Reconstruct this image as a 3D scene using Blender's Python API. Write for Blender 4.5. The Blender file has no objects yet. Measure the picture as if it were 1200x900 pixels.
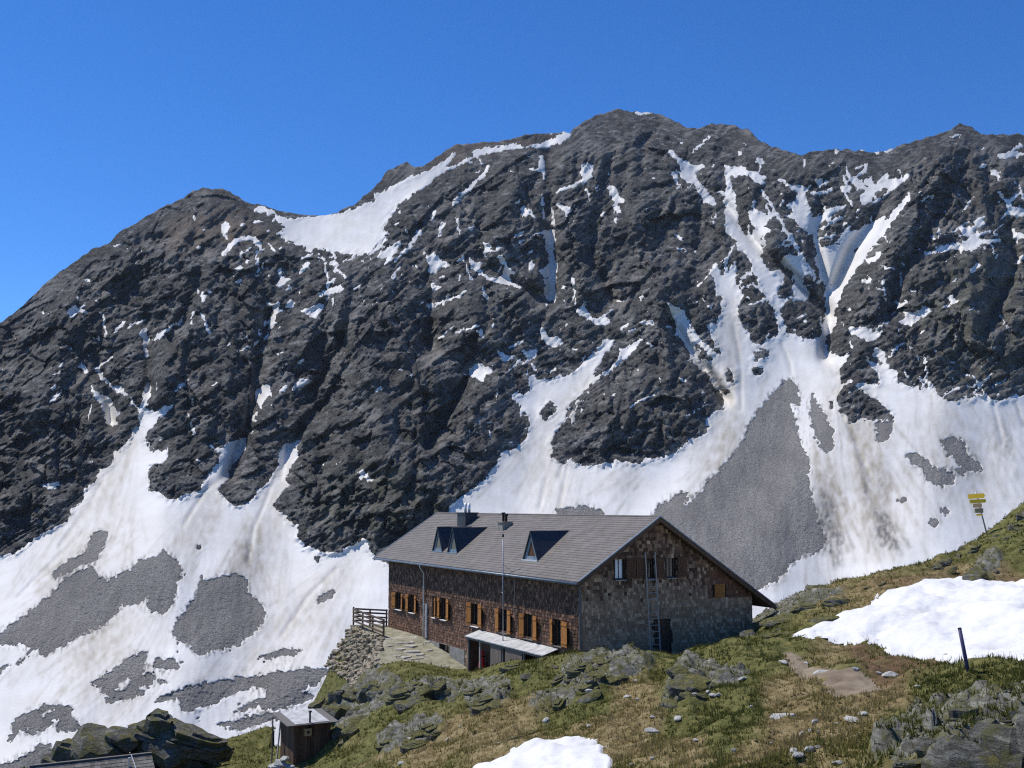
import bpy, bmesh, math, random
import numpy as np
from mathutils import Vector, Matrix

random.seed(7)
rng = np.random.default_rng(11)
SC = bpy.context.scene
COL = SC.collection

# ------------------------------------------------------------------ camera
FPX = 1250.0                      # focal length in units of a 1200 wide picture
PITCH = math.atan((592 - 450) / FPX)
cam_d = bpy.data.cameras.new('camera')
cam_d.sensor_width = 36.0
cam_d.lens = 36.0 * FPX / 1200.0
cam_d.clip_start = 0.5
cam_d.clip_end = 20000
cam = bpy.data.objects.new('camera', cam_d)
COL.objects.link(cam)
cam.location = (0, 0, 0)          # eye level is z = 0
cam.rotation_euler = (math.pi / 2 + PITCH, 0, 0)
SC.camera = cam

# ------------------------------------------------------------------ sky, sun, exposure
SUN_EL = math.radians(60)
SUN_AZ = math.atan2(-0.86, 0.50)  # clockwise from +Y : left and a little behind the mountain
sun_vec = Vector((math.sin(SUN_AZ) * math.cos(SUN_EL), math.cos(SUN_AZ) * math.cos(SUN_EL), math.sin(SUN_EL)))
w = bpy.data.worlds.new('World')
SC.world = w
w.use_nodes = True
nt = w.node_tree
sky = nt.nodes.new('ShaderNodeTexSky')
sky.sky_type = 'NISHITA'
sky.sun_disc = False
sky.sun_elevation = SUN_EL
sky.sun_rotation = SUN_AZ
sky.altitude = 2600
sky.air_density = 1.0
sky.dust_density = 0.25
sky.ozone_density = 7.0
bg = nt.nodes['Background']
bg.inputs[1].default_value = 0.148
hsv = nt.nodes.new('ShaderNodeHueSaturation')
hsv.inputs['Saturation'].default_value = 1.22
hsv.inputs['Hue'].default_value = 0.507
hsv.inputs['Value'].default_value = 1.0
nt.links.new(sky.outputs[0], hsv.inputs['Color'])
nt.links.new(hsv.outputs[0], bg.inputs[0])

sun_d = bpy.data.lights.new('sun', 'SUN')
sun_d.energy = 4.2
sun_d.angle = math.radians(0.53)
sun_d.color = (1.0, 0.955, 0.89)
sun = bpy.data.objects.new('sun', sun_d)
COL.objects.link(sun)
sun.location = sun_vec * 100
sun.rotation_euler = (-sun_vec).to_track_quat('-Z', 'Y').to_euler()
SC.view_settings.view_transform = 'Standard'
SC.view_settings.look = 'None'
SC.view_settings.exposure = 0.12
SC.view_settings.gamma = 1.0
SC.cycles.max_bounces = 5
SC.cycles.use_denoising = False
SC.cycles.filter_width = 1.2

# ------------------------------------------------------------------ helpers: noise, fields
class Noise:
    def __init__(s, seed):
        r = np.random.default_rng(seed)
        s.p = r.permutation(256)
        s.p = np.concatenate([s.p, s.p, s.p])
        a = r.random(256) * 2 * np.pi
        s.gx = np.cos(a); s.gy = np.sin(a)
    def __call__(s, x, y):
        xi = np.floor(x).astype(np.int64); yi = np.floor(y).astype(np.int64)
        fx = x - xi; fy = y - yi
        xi &= 255; yi &= 255
        u = fx * fx * fx * (fx * (fx * 6 - 15) + 10); v = fy * fy * fy * (fy * (fy * 6 - 15) + 10)
        def g(ix, iy, dx, dy):
            h = s.p[s.p[ix] + iy]
            return s.gx[h] * dx + s.gy[h] * dy
        n00 = g(xi, yi, fx, fy); n10 = g(xi + 1, yi, fx - 1, fy)
        n01 = g(xi, yi + 1, fx, fy - 1); n11 = g(xi + 1, yi + 1, fx - 1, fy - 1)
        a = n00 + u * (n10 - n00); b = n01 + u * (n11 - n01)
        return (a + v * (b - a)) * 1.5
NS = [Noise(100 + i) for i in range(16)]
def fbm(x, y, oct=4, k=0, gain=0.5):
    o = 0; a = 1; t = 0
    for i in range(oct):
        o = o + a * NS[(k + i) % 16](x * 2 ** i + 17.3 * i, y * 2 ** i - 9.1 * i); t += a; a *= gain
    return o / t
def ridged(x, y, k=0):
    return 1 - 2 * np.abs(NS[k % 16](x, y))
def facets(x, y, seed, tilt=1.0):
    """broken ground: every cell is a plane of its own tilt"""
    r = np.random.default_rng(seed); J = r.random((64, 64, 2)); Tt = r.normal(size=(64, 64, 2)) * tilt; Hh = r.normal(size=(64, 64)) * 0.35
    xi = np.floor(x).astype(int); yi = np.floor(y).astype(int)
    best = np.full(x.shape, 9.0); out = np.zeros(x.shape)
    for dx in (-1, 0, 1):
        for dy in (-1, 0, 1):
            cx = (xi + dx) & 63; cy = (yi + dy) & 63
            ox = x - (xi + dx) - J[cx, cy, 0]; oy = y - (yi + dy) - J[cx, cy, 1]
            d = ox * ox + oy * oy; m = d < best
            best = np.where(m, d, best)
            out = np.where(m, Hh[cx, cy] + Tt[cx, cy, 0] * ox + Tt[cx, cy, 1] * oy, out)
    return out
def smooth(a, b, x):
    t = np.clip((x - a) / (b - a), 0, 1)
    return t * t * (3 - 2 * t)

FW, FH, FX0, FY0 = 1240, 1000, -20, 0    # survey raster: one cell = 1/1250 rad as seen from the camera's hill
_gx, _gy = np.meshgrid(np.arange(FW) + FX0 + 0.5, np.arange(FH) + FY0 + 0.5)
def fill(mask, pts, val=1.0):
    P = np.array(pts, float)
    x0 = max(int(P[:, 0].min()) - FX0 - 1, 0); x1 = min(int(P[:, 0].max()) - FX0 + 2, FW)
    y0 = max(int(P[:, 1].min()) - FY0 - 1, 0); y1 = min(int(P[:, 1].max()) - FY0 + 2, FH)
    if x1 <= x0 or y1 <= y0: return
    X = _gx[y0:y1, x0:x1]; Y = _gy[y0:y1, x0:x1]
    ins = np.zeros(X.shape, bool)
    n = len(P)
    for i in range(n):
        ax, ay = P[i]; bx, by = P[(i + 1) % n]
        if ay == by: continue
        c = ((ay > Y) != (by > Y)) & (X < (bx - ax) * (Y - ay) / (by - ay) + ax)
        ins ^= c
    m = mask[y0:y1, x0:x1]; m[ins] = val
def stroke(mask, pts, w0, w1, val=1.0):
    P = np.array(pts, float)
    L = np.concatenate([[0], np.cumsum(np.hypot(*(P[1:] - P[:-1]).T))])
    for i in range(len(P) - 1):
        a = P[i]; b = P[i + 1]
        wa = w0 + (w1 - w0) * L[i] / L[-1]; wb = w0 + (w1 - w0) * L[i + 1] / L[-1]
        pad = max(wa, wb) + 2
        x0 = max(int(min(a[0], b[0]) - pad) - FX0, 0); x1 = min(int(max(a[0], b[0]) + pad) - FX0 + 1, FW)
        y0 = max(int(min(a[1], b[1]) - pad) - FY0, 0); y1 = min(int(max(a[1], b[1]) + pad) - FY0 + 1, FH)
        if x1 <= x0 or y1 <= y0: continue
        X = _gx[y0:y1, x0:x1]; Y = _gy[y0:y1, x0:x1]
        d = b - a; ll = max(d @ d, 1e-6)
        t = np.clip(((X - a[0]) * d[0] + (Y - a[1]) * d[1]) / ll, 0, 1)
        dist = np.hypot(X - a[0] - t * d[0], Y - a[1] - t * d[1])
        ww = wa + (wb - wa) * t
        v = val * np.clip(ww - dist + 0.5, 0, 1)
        m = mask[y0:y1, x0:x1]; np.maximum(m, v, out=m)
def blur(m, s, passes=3):
    out = m.astype(float)
    r = max(int(round(s * 0.98)), 1)            # three box passes ~ gaussian
    for _ in range(passes):
        for ax in (0, 1):
            pad = [(0, 0), (0, 0)]; pad[ax] = (r + 1, r)
            c = np.cumsum(np.pad(out, pad, mode='edge'), axis=ax)
            n = out.shape[ax]
            if ax == 0: out = (c[2 * r + 1:2 * r + 1 + n] - c[:n]) / (2 * r + 1)
            else: out = (c[:, 2 * r + 1:2 * r + 1 + n] - c[:, :n]) / (2 * r + 1)
    return out
def samp(F, px, py):
    px = np.where(px < 0, -px, px); px = np.where(px > 1200, 2400 - px, px)
    x = np.clip(px - FX0 - 0.5, 0, FW - 1.001); y = np.clip(py - FY0 - 0.5, 0, FH - 1.001)
    xi = x.astype(int); yi = y.astype(int); fx = x - xi; fy = y - yi
    return (F[yi, xi] * (1 - fx) + F[yi, xi + 1] * fx) * (1 - fy) + (F[yi + 1, xi] * (1 - fx) + F[yi + 1, xi + 1] * fx) * fy
CP, SP = math.cos(PITCH), math.sin(PITCH)
def dirs(px, py):
    """direction per metre of northing for a bearing (px, py)"""
    a = (px - 600) / FPX; b = -(py - 450) / FPX
    den = CP - b * SP
    return a / den, (SP + b * CP) / den
def bear(x, y, z):
    fwd = y * CP + z * SP; up = -y * SP + z * CP
    return 600 + FPX * x / fwd, 450 - FPX * up / fwd

# ------------------------------------------------------------------ helpers: objects and materials
def link(name, me, mat=None, parent=None, kind=None, label=None, cat=None, group=None):
    o = bpy.data.objects.new(name, me); COL.objects.link(o)
    if mat is not None and me is not None and not me.materials: me.materials.append(mat)
    if parent is not None: o.parent = parent
    tag(o, label, cat, group, kind)
    return o
def tag(o, label=None, cat=None, group=None, kind=None):
    if label: o['label'] = label
    if cat: o['category'] = cat
    if group: o['group'] = group
    if kind: o['kind'] = kind
def thing(name, label, cat, loc=(0, 0, 0), rz=0.0, group=None):
    o = link(name, None, label=label, cat=cat, group=group)
    o.location = loc; o.rotation_euler = (0, 0, rz); o.empty_display_size = 0.3
    return o
def mesh_from(verts, faces, smooth_=False, attrs=None, name='mesh'):
    me = bpy.data.meshes.new(name)
    V = np.asarray(verts, np.float32); F = np.asarray(faces, np.int32)
    me.vertices.add(len(V)); me.vertices.foreach_set('co', V.ravel())
    k = F.shape[1]
    me.loops.add(F.size); me.loops.foreach_set('vertex_index', F.ravel())
    me.polygons.add(len(F))
    me.polygons.foreach_set('loop_start', np.arange(0, F.size, k, dtype=np.int32))
    me.polygons.foreach_set('loop_total', np.full(len(F), k, np.int32))
    me.polygons.foreach_set('use_smooth', np.full(len(F), smooth_, bool))
    me.update(calc_edges=True)
    for kx, v in (attrs or {}).items():
        a = me.attributes.new(kx, 'FLOAT', 'POINT'); a.data.foreach_set('value', np.asarray(v, np.float32))
    return me
class MB:
    """collects boxes, prisms and tubes into one mesh"""
    def __init__(s): s.v = []; s.f = []; s.r = []
    def add(s, vs, fs, r=0.5):
        n = len(s.v); s.v += [tuple(q) for q in vs]; s.f += [tuple(i + n for i in q) for q in fs]; s.r += [r] * len(vs); return s
    HEX = [(0, 3, 2, 1), (4, 5, 6, 7), (0, 1, 5, 4), (1, 2, 6, 5), (2, 3, 7, 6), (3, 0, 4, 7)]
    def hexa(s, c8, r=0.5): return s.add(c8, s.HEX, r)
    def box(s, x0, x1, y0, y1, z0, z1, r=0.5):
        return s.hexa([(x0, y0, z0), (x1, y0, z0), (x1, y1, z0), (x0, y1, z0), (x0, y0, z1), (x1, y0, z1), (x1, y1, z1), (x0, y1, z1)], r)
    def bar(s, a, b, w, h=None, up=(0, 0, 1), r=0.5):
        a = Vector(a); b = Vector(b); h = h or w
        d = (b - a).normalized(); up = Vector(up)
        if abs(d.dot(up)) > 0.98: up = Vector((0, 1, 0))
        sx = d.cross(up).normalized() * w / 2; sy = sx.cross(d).normalized() * h / 2
        c = [p + i * sx + j * sy for p in (a, b) for i, j in ((-1, -1), (1, -1), (1, 1), (-1, 1))]
        return s.hexa(c, r)
    def tube(s, pts, rad, n=8, r=0.5):
        pts = [Vector(p) for p in pts]; rings = []
        rad = rad if isinstance(rad, (list, tuple)) else [rad] * len(pts)
        base = len(s.v)
        for i, p in enumerate(pts):
            d = (pts[min(i + 1, len(pts) - 1)] - pts[max(i - 1, 0)]).normalized()
            u = d.cross(Vector((0, 0, 1)) if abs(d.z) < 0.9 else Vector((1, 0, 0))).normalized(); v = d.cross(u)
            for k in range(n):
                t = 2 * math.pi * k / n
                s.v.append(tuple(p + rad[i] * (math.cos(t) * u + math.sin(t) * v))); s.r.append(r)
        for i in range(len(pts) - 1):
            for k in range(n):
                s.f.append((base + i * n + k, base + i * n + (k + 1) % n, base + (i + 1) * n + (k + 1) % n, base + (i + 1) * n + k))
        s.f.append(tuple(base + k for k in range(n))[::-1]); s.f.append(tuple(base + (len(pts) - 1) * n + k for k in range(n)))
        return s
    def mesh(s, smooth_=False, bevel=0.0):
        me = bpy.data.meshes.new('mesh'); me.from_pydata(s.v, [], s.f)
        a = me.attributes.new('rnd', 'FLOAT', 'POINT'); a.data.foreach_set('value', np.array(s.r, np.float32))
        if bevel > 0:
            bm = bmesh.new(); bm.from_mesh(me)
            bmesh.ops.bevel(bm, geom=bm.edges[:], offset=bevel, segments=1, affect='EDGES'); bm.to_mesh(me); bm.free()
        if smooth_: me.polygons.foreach_set('use_smooth', np.ones(len(me.polygons), bool))
        me.update(); return me
    def build(s, name, mat, parent=None, smooth_=False, bevel=0.0, **kw):
        return link(name, s.mesh(smooth_, bevel), mat, parent, **kw)

class NT:
    """small node tree writer"""
    def __init__(s, name):
        s.m = bpy.data.materials.new(name); s.m.use_nodes = True; s.t = s.m.node_tree
        s.p = s.t.nodes['Principled BSDF']; s.out = s.t.nodes['Material Output']
    def n(s, typ, **kw):
        x = s.t.nodes.new(typ)
        for k, v in kw.items(): setattr(x, k, v)
        return x
    def lk(s, a, b): s.t.links.new(a, b)
    def coord(s, kind='Object'): return s.n('ShaderNodeTexCoord').outputs[kind]
    def noise(s, scale, detail=5, rough=0.55, vec=None, stretch=None, rot=None, dist=0.0):
        x = s.n('ShaderNodeTexNoise'); x.inputs['Scale'].default_value = scale; x.inputs['Detail'].default_value = detail
        x.inputs['Roughness'].default_value = rough; x.inputs['Distortion'].default_value = dist
        v = vec or s.coord()
        if stretch or rot:
            mp = s.n('ShaderNodeMapping'); mp.inputs['Scale'].default_value = stretch or (1, 1, 1)
            mp.inputs['Rotation'].default_value = rot or (0, 0, 0); s.lk(v, mp.inputs[0]); v = mp.outputs[0]
        s.lk(v, x.inputs['Vector']); return x.outputs['Fac']
    def voro(s, scale, feature='F1', vec=None, out='Distance', stretch=None):
        x = s.n('ShaderNodeTexVoronoi', feature=feature); x.inputs['Scale'].default_value = scale
        v = vec or s.coord()
        if stretch:
            mp = s.n('ShaderNodeMapping'); mp.inputs['Scale'].default_value = stretch; s.lk(v, mp.inputs[0]); v = mp.outputs[0]
        s.lk(v, x.inputs['Vector']); return x.outputs[out]
    def attr(s, name): return s.n('ShaderNodeAttribute', attribute_name=name).outputs['Fac']
    def ramp(s, fac, stops):
        x = s.n('ShaderNodeValToRGB'); e = x.color_ramp.elements
        while len(e) < len(stops): e.new(0.5)
        for q, (p, c) in zip(e, stops):
            q.position = p; q.color = (*c, 1) if isinstance(c, (tuple, list)) else (c, c, c, 1)
        s.lk(fac, x.inputs[0]); return x.outputs[0]
    def mix(s, fac, a, b, mode='MIX'):
        x = s.n('ShaderNodeMix', data_type='RGBA', blend_type=mode)
        for sock, v in ((x.inputs[0], fac), (x.inputs[6], a), (x.inputs[7], b)):
            if isinstance(v, (int, float)): sock.default_value = v
            elif isinstance(v, (tuple, list)): sock.default_value = (*v, 1)
            else: s.lk(v, sock)
        return x.outputs[2]
    def math(s, op, a, b=0.0):
        x = s.n('ShaderNodeMath', operation=op)
        for sock, v in ((x.inputs[0], a), (x.inputs[1], b)):
            if isinstance(v, (int, float)): sock.default_value = v
            else: s.lk(v, sock)
        return x.outputs[0]
    def base(s, c):
        if isinstance(c, (tuple, list)): s.p.inputs['Base Color'].default_value = (*c, 1)
        else: s.lk(c, s.p.inputs['Base Color'])
    def rough(s, v, spec=0.3):
        s.p.inputs['Specular IOR Level'].default_value = spec
        if isinstance(v, (int, float)): s.p.inputs['Roughness'].default_value = v
        else: s.lk(v, s.p.inputs['Roughness'])
    def bump(s, h, dist, strength=1.0):
        b = s.n('ShaderNodeBump'); b.inputs['Distance'].default_value = dist; b.inputs['Strength'].default_value = strength
        s.lk(h, b.inputs['Height'])
        if s.p.inputs['Normal'].links: s.lk(s.p.inputs['Normal'].links[0].from_socket, b.inputs['Normal'])
        s.lk(b.outputs[0], s.p.inputs['Normal'])
def simple(name, c0, c1, scale=6, rough=0.75, stretch=None, bump=0.004, spec=0.25, metal=0.0, rnd=None):
    t = NT(name); n = t.noise(scale, 6, 0.6, stretch=stretch)
    c = t.ramp(n, [(0.3, c0), (0.7, c1)])
    if rnd: c = t.mix(t.attr('rnd'), c, rnd, 'MIX') if False else t.mix(t.math('MULTIPLY', t.attr('rnd'), rnd[3]), c, rnd[:3])
    t.base(c); t.rough(rough, spec); t.p.inputs['Metallic'].default_value = metal
    if bump: t.bump(n, bump)
    return t.m

M = {}
# mountain rock: dark gneiss with paler faces, brown staining, grey scree
t = NT('mountain_rock')
n1 = t.noise(0.02, 6, 0.62); n2 = t.noise(0.10, 10, 0.78, stretch=(1, 0.6, 1.7), rot=(0, 0.6, 0)); n3 = t.noise(0.9, 4, 0.65)
c = t.ramp(n2, [(0.38, (0.021, 0.022, 0.023)), (0.50, (0.088, 0.088, 0.086)), (0.59, (0.26, 0.256, 0.242)), (0.68, (0.42, 0.41, 0.385))])
c = t.mix(t.ramp(t.noise(0.028, 5, 0.6, stretch=(1, 1, 3)), [(0.4, 0.0), (0.6, 0.5)]), c, (0.060, 0.058, 0.055))
c = t.mix(t.ramp(n1, [(0.42, 0.0), (0.62, 0.55)]), c, (0.070, 0.068, 0.058))
c = t.mix(0.75, c, t.ramp(t.noise(0.55, 6, 0.8), [(0.38, 0.35), (0.5, 0.9), (0.62, 1.9)]), 'MULTIPLY')
c = t.mix(t.math('MULTIPLY', t.attr('streak'), 0.7), c, (0.27, 0.255, 0.23))
c = t.mix(t.math('MULTIPLY', t.attr('tint'), 0.8), c, (0.20, 0.155, 0.118))
c = t.mix(t.attr('lichen'), c, (0.105, 0.108, 0.068))
sc_ = t.ramp(t.noise(1.3, 5, 0.75), [(0.34, (0.13, 0.124, 0.112)), (0.5, (0.27, 0.257, 0.235)), (0.66, (0.52, 0.50, 0.46))])
sc_ = t.mix(t.ramp(t.noise(0.03, 4, 0.6), [(0.35, 0.0), (0.7, 0.35)]), sc_, (0.21, 0.195, 0.175))
vs_ = t.voro(0.26); sc_ = t.mix(t.ramp(vs_, [(0.10, 0.55), (0.22, 0.0)]), sc_, (0.46, 0.44, 0.41))
sc_ = t.mix(t.ramp(t.noise(0.35, 5, 0.8), [(0.60, 0.0), (0.68, 0.7)]), sc_, (0.075, 0.072, 0.068))
sc_ = t.mix(t.ramp(t.noise(0.035, 5, 0.65, stretch=(1.6, 0.5, 0.5)), [(0.4, 0.0), (0.65, 0.5)]), sc_, (0.16, 0.154, 0.145))
c = t.mix(t.attr('scree'), c, sc_)
t.base(c); t.rough(0.9, 0.15)
t.bump(n2, 2.6, 0.8); t.bump(n3, 1.5, 0.85)
M['rock_far'] = t.m
# snow on the mountain: old, with silt streaks
t = NT('old_snow')
n1 = t.noise(0.05, 5, 0.6); n2 = t.noise(0.7, 4, 0.6)
c = t.ramp(n1, [(0.3, (0.66, 0.635, 0.58)), (0.7, (0.77, 0.75, 0.715))])
c = t.mix(t.attr('dirt'), c, (0.36, 0.315, 0.24))
c = t.mix(t.attr('grit'), c, (0.13, 0.125, 0.115))
t.base(c); t.rough(0.65, 0.2); t.bump(n2, 0.25, 0.5)
M['snow_far'] = t.m
# near snow
t = NT('patch_snow')
n1 = t.noise(1.1, 5, 0.6); n2 = t.voro(2.6, 'SMOOTH_F1')
c = t.ramp(t.noise(0.5, 6, 0.65), [(0.35, (0.78, 0.775, 0.76)), (0.72, (0.64, 0.625, 0.59))])
c = t.mix(t.ramp(t.noise(9, 4, 0.7), [(0.60, 0.0), (0.74, 0.5)]), c, (0.42, 0.36, 0.28))
t.base(c); t.rough(0.6, 0.25); t.bump(n2, 0.12, 0.6); t.bump(n1, 0.10, 0.6)
M['snow_near'] = t.m
# alpine turf
t = NT('turf')
n1 = t.noise(0.35, 5, 0.6); n2 = t.noise(2.6, 6, 0.7); n3 = t.noise(14, 4, 0.7)
g = t.ramp(n2, [(0.28, (0.035, 0.042, 0.012)), (0.5, (0.115, 0.113, 0.037)), (0.75, (0.22, 0.195, 0.075))])
d = t.ramp(n2, [(0.28, (0.075, 0.052, 0.024)), (0.5, (0.20, 0.155, 0.072)), (0.75, (0.36, 0.29, 0.16))])
k = t.math('ADD', t.attr('dry'), t.math('MULTIPLY', t.math('SUBTRACT', n1, 0.5), 1.6))
c = t.mix(t.ramp(k, [(0.35, 0.0), (0.65, 1.0)]), g, d)
c = t.mix(t.attr('soil'), c, t.ramp(n2, [(0.3, (0.075, 0.038, 0.022)), (0.7, (0.20, 0.12, 0.075))]))
nr = t.noise(2.2, 8, 0.72, stretch=(1, 1, 3.6), rot=(0.35, 0.2, 0), dist=0.6)
rk = t.ramp(nr, [(0.30, (0.045, 0.043, 0.038)), (0.46, (0.115, 0.111, 0.094)), (0.62, (0.26, 0.255, 0.215))])
rk = t.mix(t.ramp(t.noise(1.8, 6, 0.7), [(0.47, 0.0), (0.58, 0.85)]), rk, (0.10, 0.098, 0.038))
rk = t.mix(t.ramp(t.noise(7, 5, 0.7), [(0.6, 0.0), (0.7, 0.7)]), rk, (0.40, 0.40, 0.33))
rk = t.mix(t.ramp(t.noise(3.1, 5, 0.75), [(0.30, 0.9), (0.40, 0.0)]), rk, (0.022, 0.020, 0.016))
rsel = t.ramp(t.math('ADD', t.attr('rock'), t.math('MULTIPLY', t.math('SUBTRACT', t.noise(2.0, 5, 0.65), 0.5), 1.3)), [(0.47, 0.0), (0.60, 1.0)])
c = t.mix(rsel, c, rk)
t.base(c); t.rough(0.95, 0.1); t.bump(n2, 0.10, 0.8); t.bump(n3, 0.025, 0.8)
M['turf'] = t.m
# near rock : foliated schist with lichen
for nm_, lo_ in (('schist', 0.62), ('bare_schist', 0.92)):
    t = NT(nm_)
    n1 = t.noise(2.2, 8, 0.72, stretch=(1, 1, 3.6), rot=(0.35, 0.2, 0), dist=0.6); n2 = t.noise(7.0, 5, 0.7)
    c = t.ramp(n1, [(0.30, (0.045, 0.043, 0.038)), (0.46, (0.115, 0.111, 0.094)), (0.62, (0.25, 0.245, 0.21))])
    c = t.mix(t.ramp(t.noise(1.8, 6, 0.7), [(0.47, 0.0), (0.58, 0.85)]), c, (0.10, 0.098, 0.038))
    c = t.mix(t.ramp(n2, [(0.6, 0.0), (0.7, 0.7)]), c, (0.33, 0.33, 0.275))
    c = t.mix(t.ramp(t.noise(3.1, 5, 0.75), [(0.30, 0.9), (0.40, 0.0)]), c, (0.022, 0.020, 0.016))
    gn = t.n('ShaderNodeNewGeometry'); sp_ = t.n('ShaderNodeSeparateXYZ'); t.lk(gn.outputs['Normal'], sp_.inputs[0])
    up = t.math('ADD', sp_.outputs[2], t.math('MULTIPLY', t.math('SUBTRACT', t.noise(2.4, 5, 0.7), 0.5), 1.6))
    c = t.mix(t.ramp(up, [(lo_, 0.0), (lo_ + .22, 0.9)]), c, t.ramp(t.noise(9, 4, 0.7), [(0.35, (0.060, 0.062, 0.016)), (0.65, (0.19, 0.17, 0.055))]))
    t.base(c); t.rough(0.9, 0.2); t.bump(n1, 0.18, 1.0); t.bump(n2, 0.04, 0.9)
    M[nm_] = t.m
M['pale_stone'] = simple('pale_stone', (0.30, 0.29, 0.26), (0.55, 0.54, 0.50), 5, 0.85, bump=0.02)
M['paving'] = simple('paving_stone', (0.30, 0.275, 0.225), (0.50, 0.465, 0.40), 3, 0.85, bump=0.012)
M['path'] = simple('path_earth', (0.15, 0.11, 0.072), (0.29, 0.235, 0.165), 1.6, 0.95, bump=0.05)
t = NT('grass_blade')
c = t.ramp(t.attr('tone'), [(0.0, (0.080, 0.092, 0.022)), (0.35, (0.175, 0.165, 0.046)), (0.6, (0.26, 0.215, 0.085)), (1.0, (0.38, 0.285, 0.15))])
t.base(c); t.rough(0.8, 0.15)
tr = t.n('ShaderNodeBsdfTranslucent'); t.lk(c, tr.inputs['Color']); mx = t.n('ShaderNodeMixShader'); mx.inputs[0].default_value = 0.5
t.lk(t.p.outputs[0], mx.inputs[1]); t.lk(tr.outputs[0], mx.inputs[2]); t.lk(mx.outputs[0], t.out.inputs['Surface'])
M['grass'] = t.m

# wood
def wood(name, dark, light, stretch, scale=3.0, rnd=0.55, lo=(0.018, 0.012, 0.009), rough=0.85):
    t = NT(name); n = t.noise(scale, 6, 0.65, stretch=stretch)
    c = t.ramp(n, [(0.3, dark), (0.7, light)])
    c = t.mix(t.math('MULTIPLY', t.math('SUBTRACT', 1.0, t.attr('rnd')), rnd), c, lo)
    t.base(c); t.rough(rough, 0.2); t.bump(n, 0.006, 0.7); return t.m
M['shingle'] = wood('dark_shingle', (0.145, 0.072, 0.043), (0.39, 0.225, 0.145), (3, 3, 0.6), 4, 0.85)
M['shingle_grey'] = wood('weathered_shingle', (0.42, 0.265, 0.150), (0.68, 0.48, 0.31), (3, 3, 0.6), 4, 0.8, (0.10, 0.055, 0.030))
M['shingle_new'] = wood('new_shingle', (0.16, 0.075, 0.045), (0.28, 0.145, 0.09), (3, 3, 0.6), 4, 0.5, (0.07, 0.03, 0.02))
M['wall_board'] = simple('wall_backing', (0.03, 0.02, 0.015), (0.06, 0.04, 0.03), 5)
M['shutter'] = wood('orange_shutter_wood', (0.29, 0.118, 0.030), (0.50, 0.225, 0.06), (6, 6, 0.5), 3, 0.3, (0.16, 0.06, 0.02))
M['shutter_dark'] = wood('brown_shutter_wood', (0.10, 0.05, 0.028), (0.17, 0.088, 0.05), (6, 6, 0.5), 3, 0.3)
M['frame'] = simple('window_frame_wood', (0.10, 0.06, 0.035), (0.18, 0.11, 0.065), 8)
M['grey_wood'] = wood('silvered_wood', (0.12, 0.115, 0.105), (0.30, 0.285, 0.26), (6, 6, 0.4), 3, 0.6, (0.035, 0.03, 0.026))
M['old_board'] = wood('weathered_board', (0.15, 0.12, 0.095), (0.33, 0.275, 0.22), (6, 6, 0.4), 3, 0.6, (0.07, 0.05, 0.04))
M['brown_wood'] = wood('brown_plank', (0.085, 0.052, 0.034), (0.22, 0.135, 0.085), (6, 6, 0.4), 3, 0.6)
M['rail_wood'] = wood('railing_wood', (0.11, 0.075, 0.055), (0.24, 0.165, 0.12), (2, 2, 2), 3, 0.5)
M['ladder'] = simple('ladder_wood', (0.34, 0.30, 0.25), (0.50, 0.46, 0.40), 4, 0.7)
M['tile'] = wood('roof_tile', (0.155, 0.138, 0.122), (0.215, 0.192, 0.172), (1, 1, 1), 1.2, 0.35, (0.075, 0.068, 0.064), 0.7)
M['roof_edge'] = simple('roof_edge_metal', (0.10, 0.13, 0.16), (0.18, 0.22, 0.26), 3, 0.45, bump=0, spec=0.5, metal=0.3)
M['metal_blue'] = simple('blue_grey_sheet', (0.15, 0.20, 0.25), (0.24, 0.31, 0.37), 3, 0.5, bump=0.002, spec=0.4, metal=0.2)
M['metal_dark'] = simple('dark_sheet', (0.030, 0.034, 0.042), (0.055, 0.060, 0.070), 3, 0.55, bump=0.002, spec=0.4, metal=0.2)
M['zinc'] = simple('zinc', (0.55, 0.57, 0.58), (0.75, 0.77, 0.78), 4, 0.4, bump=0.002, spec=0.5, metal=0.5)
M['steel'] = simple('galvanised_pole', (0.30, 0.31, 0.33), (0.45, 0.46, 0.48), 4, 0.5, bump=0, spec=0.5, metal=0.4)
M['black'] = simple('black_iron', (0.012, 0.012, 0.013), (0.03, 0.03, 0.032), 4, 0.6, bump=0)
M['concrete'] = simple('concrete', (0.20, 0.19, 0.165), (0.34, 0.325, 0.285), 2.5, 0.9, bump=0.02)
M['mortar'] = simple('chimney_masonry', (0.22, 0.20, 0.16), (0.40, 0.37, 0.31), 5, 0.9, bump=0.02)
M['white_sheet'] = simple('white_roof_sheet', (0.34, 0.335, 0.32), (0.60, 0.595, 0.58), 2.5, 0.6, bump=0.008)
M['white'] = simple('white_paint', (0.70, 0.70, 0.69), (0.82, 0.82, 0.81), 4, 0.6, bump=0)
M['red'] = simple('red_plastic', (0.55, 0.03, 0.025), (0.70, 0.06, 0.045), 3, 0.45, bump=0)
M['yellow'] = simple('yellow_sign', (0.85, 0.52, 0.03), (0.92, 0.60, 0.05), 6, 0.55, bump=0)
M['sign_brown'] = simple('brown_sign', (0.36, 0.24, 0.12), (0.46, 0.32, 0.17), 6, 0.6, bump=0)
M['pole_blue'] = simple('dark_blue_pole', (0.05, 0.045, 0.10), (0.09, 0.08, 0.16), 5, 0.5, bump=0)
t = NT('window_glass'); t.base((0.015, 0.017, 0.019)); t.rough(0.06, 0.5); M['glass'] = t.m

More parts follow.
